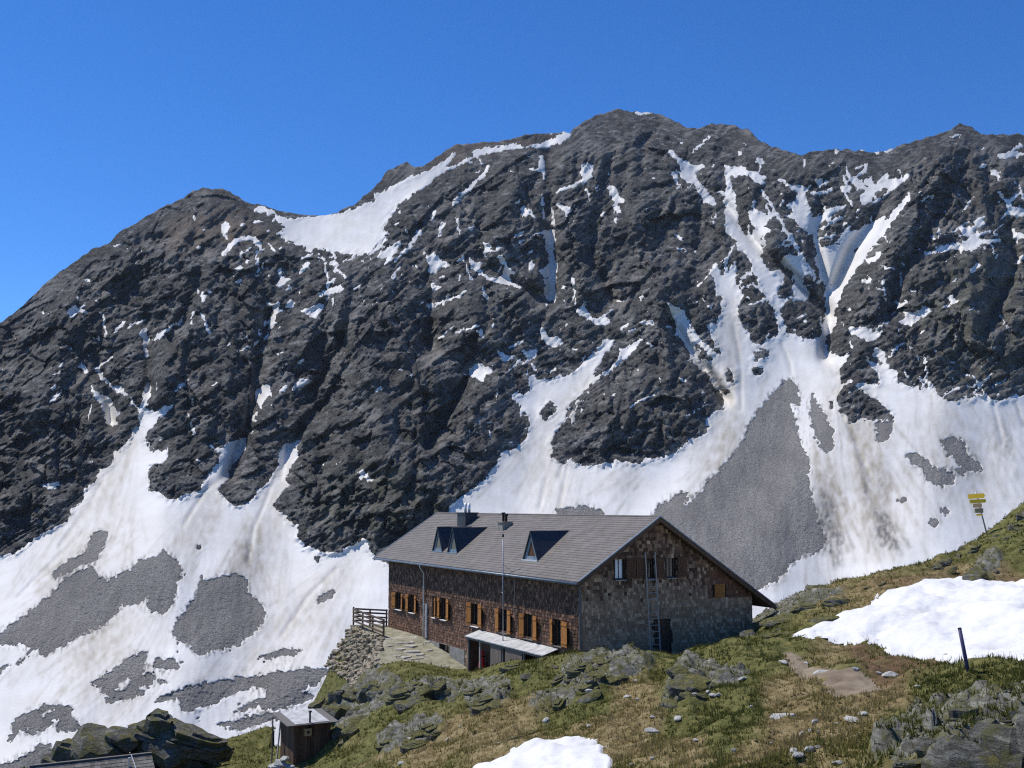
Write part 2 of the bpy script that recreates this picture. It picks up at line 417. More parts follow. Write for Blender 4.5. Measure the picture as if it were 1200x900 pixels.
# ================================================================== THE MOUNTAIN
SKY = np.array([(-300, 560), (-160, 470), (-60, 415), (0, 379), (10, 372), (25, 361), (45, 340), (65, 322), (90, 305), (110, 291), (128, 284), (140, 272), (165, 258),
  (185, 245), (200, 240), (215, 233), (225, 224), (245, 219), (262, 222), (275, 228), (290, 237), (310, 241), (328, 247), (350, 251), (375, 253), (395, 250),
  (400, 245), (415, 240), (432, 225), (447, 210), (450, 204), (470, 192), (477, 188), (486, 196), (495, 195), (515, 182), (535, 169), (560, 167), (590, 165),
  (615, 158), (640, 156), (660, 154), (668, 156), (675, 148), (690, 140), (710, 132), (725, 128), (740, 131), (765, 132), (785, 140), (805, 149), (820, 150),
  (835, 144), (855, 147), (880, 153), (890, 165), (905, 172), (925, 178), (940, 181), (955, 177), (980, 175), (1000, 176), (1035, 178), (1055, 170), (1075, 164),
  (1090, 160), (1100, 156), (1113, 151), (1125, 144), (1140, 150), (1150, 157), (1170, 157), (1200, 157), (1260, 150), (1330, 165), (1500, 210)], float)

# snowfields, scree and couloirs as surveyed outlines (origin, scale, outlines)
def tf(o, pts): return [(o[0] + x * o[2], o[1] + y * o[2]) for x, y in pts]
ZA = (0, 200, 1 / 3); ZB = (0, 450, 1 / 3); ZC = (300, 120, 1 / 3); ZD = (300, 400, 1 / 3); ZE = (600, 120, 1 / 4)
ZF = (600, 330, 1 / 3); ZG = (850, 130, 350 / 1200); ZH = (850, 380, 350 / 1200); ZI = (0, 720, 1 / 4); ZJ = (300, 720, 1 / 4)
def ps(s):
    """'x,y x,y; x,y ...' -> lists of points"""
    return [[tuple(float(v) for v in q.split(',')) for q in poly.split()] for poly in s.split(';') if poly.strip()]
SNOW = [
 (ZA, '775,185 800,178 808,200 800,225 805,245 795,240 780,215; 775,297 800,262 830,240 870,229 900,231 920,260 928,285 915,276 895,246 870,241 840,251 810,276 785,298;'
      '840,295 880,267 883,275 850,301; 690,270 700,262 708,275 695,280; 855,325 870,308 876,320 860,330; 818,352 850,335 856,345 830,358; 820,392 850,383 852,391 825,397;'
      '970,408 985,380 975,350 995,342 992,370 1005,380 1030,375 1000,398 980,410; 1048,356 1080,325 1096,325 1065,360; 1055,308 1095,291 1099,298 1060,313;'
      '1000,426 1020,400 1026,405 1008,428; 1000,475 1020,450 1038,465 1025,478 1005,480; 945,556 960,505 965,470 980,460 986,470 970,510 956,556; 925,600 940,570 945,572 930,602;'
      '1055,490 1090,485 1120,470 1140,472 1125,500 1110,520 1085,510; 1120,425 1160,418 1200,400 1205,418 1165,438 1120,440;'
      '240,490 262,472 275,485 300,490 310,500 275,498 250,515 242,510; 395,570 430,530 439,535 405,569; 535,600 560,570 605,545 645,517 649,522 610,553 580,576 545,601;'
      '490,570 510,550 519,560 515,580 525,600 515,620 521,660 512,656 500,610 500,590; 705,462 722,430 729,440 712,466; 685,430 695,412 698,430 688,440;'
      '280,670 290,678 312,712 300,716 285,690; 335,700 350,692 365,725 400,760 430,760 446,795 420,781 385,757 350,727;'
      '300,735 325,770 345,785 390,795 395,830 420,848 400,880 420,890 400,902 370,890 365,850 350,820 330,790; 160,825 190,790 215,772 210,790 180,815;'
      '490,830 510,790 512,745 522,740 529,790 515,820 520,850 550,855 575,830 610,820 590,845 570,870 555,865 540,905 490,905 500,870 485,840;'
      '895,780 930,755 955,757 955,785 930,810 915,842 900,810; 980,780 1000,755 1013,755 1005,775 985,786; 1020,765 1060,738 1096,735 1070,752 1030,771;'
      '800,608 812,601 813,610 803,615; 393,270 425,258 429,264 400,273; 540,240 552,233 554,242; 880,880 900,845 906,848 890,885; 205,690 222,672 225,680 212,694; 340,590 346,578 352,590 345,600'),
 (ZB, '-60,625 0,605 60,590 120,540 180,510 240,480 250,440 290,415 290,370 320,350 350,310 395,280 400,240 430,225 460,190 465,150 490,150 490,85 505,50 515,-5 530,-5 525,40 515,85 550,100'
      ' 580,75 610,72 570,110 545,125 520,165 515,195 530,240 570,235 595,222 590,255 570,280 545,275 520,300 525,345 520,375 560,380 590,405 620,405 660,385 700,375 730,320 770,270'
      ' 775,245 730,215 780,225 800,205 845,190 862,185 865,230 830,265 810,300 800,335 765,370 800,410 830,430 870,420 900,395 905,370 945,340 975,290 980,245 1000,215 1040,200'
      ' 1055,195 1045,225 1050,255 1030,290 1000,340 1020,355 980,395 960,430 980,445 1010,460 1010,485 1050,500 1045,530 1072,565 1075,570 1140,590 1190,590 1230,570 1275,540 1295,550'
      ' 1300,585 1340,615 1400,660 1560,640 1580,420 2600,700 3200,560 3600,420 3700,400 3700,1700 -60,1700; 145,350 210,343 212,360 180,372 150,365; 1020,15 1060,-20 1100,-15 1060,5'),
 (ZC, '0,365 25,370 75,395 110,410 165,405 230,400 300,385 350,370 390,352 428,348 412,322 440,315 490,290 560,255 610,240 660,205 700,174 706,184 665,225 640,237 720,210 780,184 760,201 700,231'
      ' 650,250 600,290 560,320 510,350 480,380 470,410 445,445 470,456 440,480 420,500 400,512 370,540 330,530 280,525 190,515 130,495 70,460 105,445 80,420 65,395 30,387 0,391;'
      '750,178 790,164 830,155 910,147 945,155 980,147 1040,135 1075,108 1105,107 1100,125 1060,146 1020,159 970,157 900,166 850,176 805,182 760,182; 1030,108 1050,103 1045,115;'
      '683,362 720,320 770,278 814,221 823,225 800,262 740,322 700,360; 640,470 650,425 668,420 655,455 645,476; 748,442 768,430 771,438 755,451; 800,495 830,500 820,530 808,530;'
      '595,540 630,528 660,560 685,570 650,580 615,611 610,570; 615,630 630,640 655,650 625,668 615,650; 598,710 640,708 620,726 605,729;'
      '480,562 500,538 540,500 560,470 570,446 591,450 575,475 550,500 545,516 510,536 490,561; 423,546 440,525 500,485 511,490 495,510 500,526 470,541 440,553; 400,530 440,500 455,502 415,532;'
      '752,545 775,565 796,565 785,580 800,600 830,620 860,615 875,580 855,560 850,535 870,540 885,575 912,600 890,605 895,630 938,645 930,656 880,639 830,631 790,606 755,586;'
      '957,570 975,564 981,580 962,589; 1015,455 1052,450 1046,520 1057,590 1050,640 1057,697 1020,690 1009,660 1025,620 999,595 1031,570 1019,500;'
      '1128,731 1150,721 1180,750 1202,776 1160,757; 995,790 1010,795 1030,825 1060,823 1081,845 1050,861 1020,846 1005,831; 338,657 365,641 369,650 345,661; 105,665 125,642 128,648 110,667;'
      '285,590 300,590 322,612 315,616; 430,665 445,650 448,658; 505,605 520,597 520,605; 600,365 620,355 605,370; 780,800 795,797 797,830 785,825; 260,562 290,560 290,575 265,573; 155,552 195,532 198,537 160,555; 210,550 250,550 235,557'),
 (ZD, '845,32 880,50 920,48 900,65 870,71; 930,20 960,40 989,25 975,55 960,66 945,45; 755,90 790,75 805,90 832,85 825,110 800,120 795,146 775,130 750,115; 348,461 380,457 411,489 412,500 395,490 370,471;'
      '413,172 440,151 448,165 425,181; 498,102 522,94 512,109; 535,120 550,110 545,122; 815,310 825,310 830,335 820,335; 230,430 240,428 238,445'),
 (ZE, '130,250 140,243 150,275 159,325 156,370 145,361 150,335 130,320; 320,330 335,285 381,287 380,310 365,350 340,391 329,380 335,355; 220,402 270,389 330,361 330,371 275,401 235,421;'
      '450,395 475,384 490,410 510,440 531,455 520,470 490,465 511,515 480,521 475,490 485,460 460,440; 480,540 493,540 490,561 480,558; 207,474 240,485 276,485 279,505 260,520 245,546 250,506 215,491;'
      '37,500 60,484 86,520 65,536 45,526; 79,760 95,751 106,775 85,784; 735,221 760,229 780,265 820,279 850,299 906,291 906,302 870,316 856,345 881,380 871,410 900,440 947,475 920,477 890,442 870,414 840,372 800,322 780,282;'
      '745,335 770,330 786,391 765,376; 760,311 800,330 846,370 835,381 790,351; 1145,265 1181,260 1181,285 1150,290; 760,614 800,629 796,643 770,631; 774,674 821,700 815,706 780,691; 573,44 662,44 630,58 585,53;'
      '918,770 945,790 990,830 1010,790 1046,743 1051,790 1040,840 1060,860 1082,905 955,905 950,840; 960,410 990,420 1000,445 975,430; 1060,232 1085,235 1060,245; 1080,190 1108,197 1100,206'),
 (ZG, '0,223 60,220 90,244 130,249 171,264 150,276 156,300 130,292 100,263 60,252 0,264; 0,308 20,328 41,368 46,430 41,470 60,508 85,528 110,500 119,470 100,440 89,400 130,399 170,419 200,399 216,414 180,437'
      ' 150,466 191,475 150,502 136,530 151,560 131,610 160,640 210,640 239,655 231,690 206,730 215,755 257,755 230,793 200,781 165,742 130,712 100,690 130,700 150,728 120,660 100,602 60,552 20,502 0,482;'
      '215,354 250,380 283,358 293,330 240,294 185,264 260,289 312,299 321,315 301,337 311,370 341,400 341,440 352,502 335,492 300,461 270,431 230,421 270,411 290,401 250,387;'
      '223,600 260,578 300,589 326,610 326,660 311,690 342,740 320,767 285,751 269,720 279,680 264,640 240,631;'
      '345,438 365,424 420,409 492,374 480,391 420,421 380,452 371,480 376,520 391,550 410,540 440,545 469,530 469,490 510,484 530,479 600,444 647,423 640,446 600,476 662,443 650,467 610,492 590,532 550,572'
      ' 520,602 491,642 471,682 451,722 430,752 419,730 429,700 409,670 389,620 369,560 354,520; 404,800 425,788 447,840 431,882 410,897 404,850; 355,590 370,584 401,650 411,692 395,682 370,622;'
      '500,269 545,274 540,290 570,274 592,269 600,308 640,290 650,274 700,274 748,248 735,267 690,302 640,347 600,372 580,361 560,377 545,371 539,335 580,320 570,301 520,297;'
      '460,305 506,302 500,321 465,323; 360,280 391,269 385,301 370,309; 340,320 370,325 430,307 437,318 380,337 345,336; 433,155 456,155 440,176; 535,152 569,151 560,161; 635,160 682,154 650,171 640,169; 600,165 621,165 612,179;'
      '315,195 323,195 326,225 315,221; 125,190 159,189 156,213 130,213; 658,417 690,385 720,349 747,341 740,356 700,387 670,414; 768,332 802,308 780,331; 903,101 935,94 957,103 920,107; 1088,171 1140,171 1180,164 1215,178 1130,189 1100,186;'
      '1064,240 1091,239 1091,263 1070,261; 1090,319 1110,329 1125,355 1187,319 1180,336 1140,367 1150,390 1215,388 1215,420 1160,427 1140,406 1120,366; 953,386 987,359 970,396 955,401;'
      '945,470 990,465 1015,430 1047,419 1030,440 1057,445 1010,471 975,507 955,496; 793,560 820,570 860,554 900,544 960,544 1000,509 1050,519 1112,514 1112,523 1040,531 990,562 920,554 870,567 800,579;'
      '563,590 600,590 600,569 632,569 620,591 600,607 570,613; 608,614 650,629 704,640 640,636; 533,686 592,674 580,692; 693,850 735,826 703,804 750,810 800,787 832,797 790,831 750,864 715,859; 493,870 540,864 592,880 580,902 500,896;'
      '893,756 910,738 927,765 905,767; 983,640 1010,609 1032,620 1010,641 990,652; 678,764 690,764 707,781 700,784; 1153,474 1170,489 1215,495 1215,511 1160,516; 875,490 900,495 880,505; 1020,147 1045,150 1035,155; 175,370 190,372 182,385; 770,545 785,548 775,558'),
 (ZF, '228,94 250,91 285,125 310,130 330,125 356,150 330,156 300,149 260,126 230,109; 98,158 120,175 130,200 165,195 181,212 150,231 130,216 110,201; 443,140 501,136 499,153 460,151; 30,234 60,250 91,239 85,266 55,276; 380,166 405,147 409,152 385,171;'
      '-220,1400 -220,800 -200,770 -140,730 -90,690 -60,645 -40,600 -30,592 10,588 55,545 58,500 50,470 25,430 0,415 0,390 30,398 50,402 62,375 55,340 70,330 90,345 140,345 168,325 150,320 190,335 240,300 270,265 300,238 325,204 362,204 340,241 310,281 290,331 275,361 310,331 350,301 375,276 379,234 395,239'
      ' 430,214 467,197 440,231 400,271 350,311 290,356 240,401 215,426 195,461 217,459 190,486 165,521 140,561 145,601 135,621 165,631 180,647 195,625 250,646 300,646 320,641 370,631 400,631 440,641 470,621 530,621 570,601 620,561 682,536 692,510'
      ' 680,490 710,460 757,446 740,400 710,370 690,330 660,300 640,280 620,250 610,215 573,185 580,150 560,110 543,71 570,89 601,99 611,140 621,180 650,200 640,240 660,270 700,286 732,271 731,240 700,200 695,170 678,144 720,150 736,110 740,60 719,-10'
      ' 787,-10 784,30 811,50 800,80 795,120 815,165 840,185 834,210 870,226 890,196 920,196 950,190 960,179 1000,190 1050,206 1092,184 1096,300 1110,420 1200,500 1810,400 1810,1400'),
 (ZH, '380,400 385,70 364,105 400,121 401,110 482,134 460,180 459,210 466,255 444,300 460,340 454,390 490,416 532,416 530,374 600,384 611,440 610,470 588,481 625,481 662,440 681,400 687,385 650,344 610,309 540,259 523,239 622,240 616,205 575,150 563,124 620,166 650,161 652,181 690,186'
      ' 690,240 700,240 720,179 762,252 792,262 780,204 832,240 862,301 920,311 1000,296 1000,274 1050,285 1070,306 1130,301 1180,301 1290,270 1290,1500 380,1500; 494,15 530,12 580,40 640,28 610,62 580,70 540,50;'
      '590,130 600,92 640,110 640,130 660,170 650,185 610,160'),
]
ROCKS_IN = [  # rock islands standing out of the snow
 (ZF, '95,462 130,414 161,440 150,466 115,488; 743,335 765,304 784,325 775,356 755,356; 730,382 750,371 771,390 755,401; 845,280 850,250 875,234 906,245 900,266 870,271 860,284; 843,310 860,296 888,312 875,329 850,329; 835,205 850,178 892,195 880,223 850,221; 185,480 205,430 218,425 212,455 195,478'),
 (ZG, '588,357 600,325 640,309 662,315 630,347; 180,660 200,650 210,665 195,672; 405,565 415,560 420,575; 75,535 90,525 100,540 85,548; 505,570 540,530 530,560 512,578'),
 (ZH, '415,299 431,309 433,341 418,336; 570,125 610,130 640,155 620,168 590,150; 690,190 715,185 750,235 755,255 720,240 695,215; 786,205 825,265 800,255; 445,300 500,250 540,262 610,312 650,346 685,385 600,384 530,374 500,350 460,345'),
 (ZB, '688,565 705,560 706,580 692,582; 1105,610 1130,605 1122,628 1108,628; 415,270 425,266 425,275'),
]
SCREE = [
 ((0, 0, 1), '-30,765 0,742 20,728 45,710 65,692 80,677 110,663 115,677 127,680 147,670 167,657 187,650 193,645 200,650 210,660 213,673 207,690 203,707 193,717 177,721 173,710 175,697 163,708 143,707 137,717 125,730 118,738 107,739 95,744 82,753 62,764 50,769 45,770 52,757 30,770 20,780 17,775 0,790 -30,800 -30,785 0,783 20,774 32,767 38,759 28,755 0,756 -30,757;'
   '200,742 217,717 230,697 237,677 243,682 263,673 283,675 290,683 290,697 300,703 310,717 310,730 300,738 288,749 265,760 250,763 237,769 229,765 224,756 209,752;'
   '927,442 933,450 937,463 937,480 928,473 930,490 937,517 947,537 948,550 947,567 953,590 960,613 967,632 965,641 960,647 947,649 940,650 925,662 922,672 900,686 860,690 780,660 740,640 763,607 773,593 793,578 807,577 805,585 797,597 810,590 820,577 833,560 847,547 863,530 873,510 877,497 887,485 903,463 917,448;'
   '653,597 663,595 673,597 687,593 703,598 707,604 707,620 650,620'),
 (ZB, '185,690 200,650 240,620 300,590 330,520 375,515 380,540 350,590 340,625 280,640 210,680; 1115,770 1130,740 1170,720 1178,735 1150,760 1120,778'),
 (ZI, '430,325 470,290 540,260 600,205 680,170 695,180 680,215 675,260 660,290 700,260 740,290 720,320 690,340 640,345 700,370 640,380 600,400 500,415 475,410 520,390 500,370 450,375 500,350 480,345 430,330; 715,235 740,210 800,205 850,235 830,260 780,265; 740,310 765,300 780,320 755,330; 850,210 880,215 860,225; 820,175 840,170 840,185;'
   '710,410 800,370 900,335 1020,315 1200,297 1300,275 1400,262 1560,257 1530,290 1490,330 1400,355 1420,370 1490,380 1430,410 1310,440 1250,450 1200,410 1240,395 1270,350 1200,340 1100,370 1000,410 950,440 870,460 840,440 865,400 800,405;'
   '30,605 60,550 50,520 110,475 180,440 330,425 345,450 330,490 385,530 370,545 260,540 285,475 230,520 170,560 120,555 150,530 90,540 70,580; 160,620 200,600 240,620 230,640 170,640; 0,700 60,700 100,660 180,640 240,640 300,720 100,800 -60,800 -60,720; 1050,470 1200,410 1200,440 1110,460; 980,525 1100,500 1200,480 1400,455 1400,470 1260,505 1200,520 1080,550 1050,540 1100,520; 1150,470 1175,465 1170,480; 920,490 950,488 940,500;'
   '1205,210 1260,185 1330,165 1420,163 1390,185 1310,205 1230,217; 600,500 640,505 625,512'),
 (ZH, '345,290 352,262 365,300 380,340 410,385 435,435 435,490 415,515 390,505 365,450 345,370; 720,530 770,520 820,560 840,580 890,585 925,610 915,645 860,655 800,620 795,580 750,555; 860,465 920,447 960,480 975,520 1010,550 1035,575 1030,590 990,595 950,580 930,545 900,530 885,490; 925,575 960,585 965,605 930,600; 695,700 715,688 735,705 725,718 700,712; 868,750 885,730 905,755 880,775; 812,795 840,773 862,795 845,818 820,812; 605,390 680,390 655,445 640,470 590,480 612,465'),
]
HOLES = [(ZI, '540,345 600,295 625,300 590,350 550,368; 1200,345 1270,352 1245,392 1195,405; 180,475 240,450 260,455 210,480; 1250,310 1320,292 1300,310')]
mS = np.zeros((FH, FW)); mC = np.zeros((FH, FW))
for o, s in SNOW:
    for p in ps(s): fill(mS, tf(o, p))
for o, s in ROCKS_IN:
    for p in ps(s): fill(mS, tf(o, p), 0.0)
for o, s in SCREE:
    for p in ps(s): fill(mC, tf(o, p))
for o, s in HOLES:
    for p in ps(s): fill(mC, tf(o, p), 0.0)
mI = np.zeros((FH, FW))
for p in ps('60,455 64,450 66,455 62,459; 420,560 425,548 428,552 424,563; 100,330 104,325 106,331'): fill(mI, p)
# many small flecks hold on the ledges near the couloirs
fr_ = np.random.default_rng(5); near_s = blur(mS, 30)
k_ = 0
while k_ < 520:
    x_, y_ = fr_.random() * 1200, 150 + fr_.random() * 400
    if y_ < np.interp(x_, [0, 245, 380, 540, 725, 940, 1200], [380, 222, 256, 170, 131, 183, 160]) + 12 or fr_.random() > near_s[int(y_), int(x_) + 20] * 3.2 + 0.06 + 0.2 * (x_ > 850) * (y_ < 430): continue
    k_ += 1; ln_ = 1.5 + fr_.random() ** 2 * 9; an_ = math.radians(fr_.choice([-34, -38, -25, -80, 70, 15]) + fr_.normal() * 8)
    stroke(mS, [(x_, y_), (x_ + ln_ * math.cos(an_), y_ + ln_ * math.sin(an_))], 0.5 + fr_.random() * 0.5, 0.3 + fr_.random() * 0.9, 1.0)
for q_, a_, b_ in (('785,177 800,192 815,210 836,238', 2, 3), ('850,195 858,230 862,262 868,290', 2.2, 4), ('862,262 880,290 905,330', 2.5, 4.5), ('940,222 950,260 962,300 970,340 971,372', 1.8, 3.4), ('1062,235 1040,262 1010,300 985,335 975,362', 2.0, 5.0),
                   ('838,312 850,345 860,400 868,470', 3, 6), ('905,345 915,380 925,420', 3, 5), ('893,222 910,250 930,285 955,325', 1.2, 2.4), ('1000,215 1020,225 1040,205', 1.2, 2.2), ('968,372 966,400 970,430', 2, 3.5), ('800,365 815,395 840,420', 2, 4), ('1095,290 1130,285 1160,270', .8, 1.5)):
    for p in ps(q_): stroke(mS, p, a_, b_)
k_ = 0
while k_ < 130:
    x_, y_ = fr_.random() * 1200, 160 + fr_.random() * 330
    if y_ < np.interp(x_, [0, 245, 380, 540, 725, 940, 1200], [380, 222, 256, 170, 131, 183, 160]) + 14 or fr_.random() > near_s[int(y_), int(x_) + 20] * 3.0 + 0.05 + 0.3 * (x_ > 840) * (y_ < 400): continue
    k_ += 1; an_ = math.radians(fr_.choice([-34, -40, -28, 62, -100, 112, 78]) + fr_.normal() * 6); q_ = [(x_, y_)]; st_ = 2 + fr_.random() * 4
    for _ in range(5): q_.append((q_[-1][0] + st_ * math.cos(an_) + fr_.normal() * .8, q_[-1][1] + st_ * math.sin(an_) + fr_.normal() * .8))
    stroke(mS, q_, 0.4 + fr_.random() * 0.5, 0.7 + fr_.random() * 1.1, 1.0)
mS = np.maximum(mS, mI) * (1 - mC)
# runnels, avalanche tracks and dirt
mD = np.zeros((FH, FW)); mG = np.zeros((FH, FW)); mR = np.zeros((FH, FW))
def lines(m, s, w0, w1, v):
    for p in ps(s): stroke(m, p, w0, w1, v)
def fan(m, a, b, wa, wb, n, v, seed):
    """a bundle of fine streaks running down from a to b"""
    r = np.random.default_rng(seed); a = np.array(a, float); b = np.array(b, float)
    d = (b - a) / np.hypot(*(b - a)); pn = np.array([-d[1], d[0]])
    for i in range(n):
        k = r.normal() * 0.42
        t0 = r.random() * 0.6; t1 = t0 + 0.15 + r.random() * 0.35
        pts = [a + (b - a) * t + pn * k * (wa + (wb - wa) * t) + pn * r.normal() * 0.8 for t in np.linspace(t0, min(t1, 1.05), 5)]
        stroke(m, pts, 0.3 + r.random() * 0.4, 0.4 + r.random() * 1.5, v * (0.3 + 0.7 * r.random()))
for a in [((152, 590), (135, 660), 8, 36, 30, .7), ((120, 660), (10, 735), 14, 40, 40, .6), ((290, 600), (285, 680), 10, 30, 40, .8), ((300, 650), (320, 720), 18, 34, 40, .75), ((165, 500), (120, 600), 3, 24, 24, .5),
          ((240, 580), (215, 660), 6, 30, 24, .5), ((420, 650), (330, 760), 10, 60, 40, .45), ((170, 720), (60, 800), 20, 60, 80, .8), ((110, 640), (40, 700), 12, 30, 60, .9), ((300, 610), (280, 690), 12, 44, 90, .9), ((205, 760), (80, 860), 30, 80, 70, .6), ((350, 690), (250, 830), 24, 60, 70, .6), ((60, 760), (20, 830), 30, 50, 24, .35), ((110, 690), (30, 740), 10, 22, 26, .65),
          ((870, 480), (830, 570), 10, 30, 60, .9), ((860, 520), (800, 580), 12, 40, 40, .7), ((760, 540), (700, 598), 10, 40, 40, .7), ((660, 470), (620, 595), 20, 60, 40, .35), ((840, 330), (868, 470), 8, 22, 24, .35),
          ((955, 510), (985, 660), 6, 44, 110, 1.0), ((985, 470), (1050, 640), 5, 46, 110, .95), ((1010, 560), (1040, 660), 16, 46, 60, 1.), ((975, 560), (970, 670), 10, 30, 50, .9), ((1075, 480), (1130, 590), 16, 60, 50, .5),
          ((1165, 470), (1185, 570), 16, 46, 44, .65), ((1110, 470), (1180, 640), 26, 90, 60, .35), ((930, 655), (905, 690), 10, 14, 24, .6), ((700, 420), (640, 540), 6, 34, 30, .3), ((905, 430), (880, 490), 3, 8, 14, .6)]:
    fan(mD, *a, seed=int(a[0][0] * 7 + a[0][1]))
for i_, a in enumerate([((165, 480), (60, 720), 4, 90, 90, .62), ((280, 540), (180, 700), 8, 70, 70, .62), ((340, 540), (290, 720), 8, 60, 70, .62), ((420, 650), (300, 800), 14, 110, 90, .62), ((700, 440), (600, 600), 10, 90, 90, .62), ((860, 340), (830, 560), 8, 60, 90, .6), ((970, 420), (1060, 660), 14, 120, 130, .7), ((1100, 440), (1160, 650), 40, 140, 120, .62), ((200, 640), (30, 860), 60, 160, 110, .62), ((400, 250), (370, 300), 40, 60, 20, .2), ((940, 230), (975, 360), 20, 14, 30, .25), ((1010, 260), (975, 370), 14, 8, 30, .25)]):
    fan(mD, *a, seed=900 + i_)
for a in [((965, 570), (985, 668), 6, 22, 46, .9), ((1022, 590), (1050, 655), 5, 30, 46, 1.), ((995, 490), (1020, 590), 1, 3, 16, .9), ((1172, 480), (1190, 550), 3, 12, 14, .5), ((285, 620), (292, 670), 2, 8, 16, .7), ((955, 590), (965, 640), 3, 8, 20, .7)]:
    fan(mG, *a, seed=int(a[0][0] * 3 + a[0][1]))
RUN = ('163,470 158,505 148,545 130,595; 290,520 260,560 240,575 215,615; 325,550 310,590 297,620 290,660; 125,555 100,600 70,640; 980,450 990,490 1003,520 1022,565; 860,380 868,430 868,480; 693,440 670,500 655,560;'
       '915,400 925,425 927,440; 640,560 632,595; 665,545 655,597; 1163,470 1175,520; 1190,470 1200,500; 20,700 60,660 100,620; 395,665 360,700 330,745')
lines(mD, RUN, 0.5, 1.0, 0.85); lines(mR, RUN, 1.2, 2.4, 1.0)
GUL = ('641,160 645,210 643,250 646,300 648,352; 172,360 174,400 176,460; 318,340 306,400 302,450 290,500 270,560; 300,150 300,152; 812,200 850,240 890,290 935,330 972,372; 962,230 955,290 965,330 972,372 968,420;'
       '1038,235 1000,290 978,340; 500,330 505,370 503,410; 560,300 600,330 640,350; 780,370 830,440 850,470; 110,430 130,470 130,500; 330,560 340,520 380,470; 1110,210 1095,260 1060,310 1040,370; 1180,250 1190,320 1150,390; 420,330 400,400 360,470; 560,400 540,460 500,520; 700,240 690,300 720,350; 240,280 230,340 200,400')
lines(mG * 0, '0,0 1,1', 1, 1, 0)
mGul = np.zeros((FH, FW)); lines(mGul, GUL, 1.0, 4.0, 1.0)
RIB = ('245,225 230,300 215,380 180,470; 380,300 420,380 440,470 470,560; 530,230 540,330 555,410; 730,140 740,220 760,300 790,360; 880,170 880,230 910,290; 1125,150 1080,230 1040,320 1010,400; 1150,260 1130,350 1150,400; 90,320 70,420 40,480; 600,200 590,280 610,340; 445,300 465,390 500,460')
mRib = np.zeros((FH, FW)); lines(mRib, RIB, 2, 7, 1.0)
mT = np.zeros((FH, FW))
for p in ps('530,171 560,166 600,164 640,156 668,157 620,172 560,182 500,215 480,205 515,184; 190,262 240,248 280,245 300,262 330,290 290,285 240,290 200,300'): fill(mT, p)
mL = np.zeros((FH, FW))
for p in ps('370,560 450,540 540,580 520,640 440,640 360,620; 1080,330 1200,260 1200,460 1100,440'): fill(mL, p, 0.6)

S1 = blur(mS, 1, 1); S4 = blur(mS, 4); S10 = blur(np.maximum(mS, mC), 9); S28 = blur(np.maximum(mS, mC), 26)
C1 = blur(mC, 1); C14 = blur(mC, 14)
D1 = blur(mD, 1); D1 = np.clip(blur(mD, 1, 1) * 0.8 + blur(mD, 6) * 0.5, 0, 1); G1 = blur(mG, 1); G1 = np.clip(G1 + 0.35 * blur(mG, 4), 0, 1)
R1 = blur(mR, 1); GU = blur(mGul, 4); GU2 = blur(mGul, 10); RB = blur(mRib, 10); RB2 = blur(mRib, 24)
T1 = blur(mT, 4); L1 = blur(mL, 16)

colx = np.arange(-230, 1431, 1.66)
NR = 560
v = np.linspace(0, 1, NR)
PX, V = np.meshgrid(colx, v)
skyl = np.interp(colx, SKY[:, 0], SKY[:, 1])
jag = fbm(colx / 9, colx * 0 + 3.3, 3, 2) * 3.4 + fbm(colx / 45, colx * 0, 2, 5) * 1.5
skyw = np.interp(colx, [0, 290, 320, 400, 430, 640, 670, 1200], [1, 1, .35, .35, 1, .5, 1, 1])
skyl = skyl - jag * skyw
PY = 1010 + (skyl[None, :] - 1010) * V
ux, T = dirs(PX, PY)
YH = 700 * (1 + 0.05 * fbm(PX / 300, PY / 400, 2, 3))
_tt = np.linspace(-0.7, 0.6, 1301); _sl = 0.52 + 0.46 * smooth(-0.05, 0.30, _tt)   # fall of the slope: snow apron to rock wall
_li = np.concatenate([[0], np.cumsum(0.001 / (_sl - _tt)[:-1])]); _li -= np.interp(0, _tt, _li)
Ybase = YH * np.exp(np.interp(T, _tt, _li))
wx = PX + 2.2 * fbm(PX / 16, PY / 16, 3, 7) + 1.1 * facets(PX / 6, PY / 5, 21) + 0.8 * NS[1](PX / 3, PY / 3); wy = PY + 2.2 * fbm(PX / 16, PY / 16, 3, 9) + 1.1 * facets(PX / 6, PY / 5, 22) + 0.8 * NS[4](PX / 3, PY / 3)
_r = 1 + 1.0 * np.clip(4 * samp(C14, PX, PY) * (1 - samp(C14, PX, PY)), 0, 1); wx = PX + (wx - PX) * _r; wy = PY + (wy - PY) * _r
s1 = samp(S1, wx, wy); s4 = samp(S4, wx, wy); s10 = samp(S10, PX, PY); s28 = samp(S28, PX, PY)
sc4 = samp(blur(np.maximum(mS, mC), 4), wx, wy); c1 = samp(C1, wx, wy); c14 = samp(C14, PX, PY)
gu = samp(GU, PX, PY) + 0.8 * samp(GU2, PX, PY); rb = samp(RB, PX, PY) + samp(RB2, PX, PY)
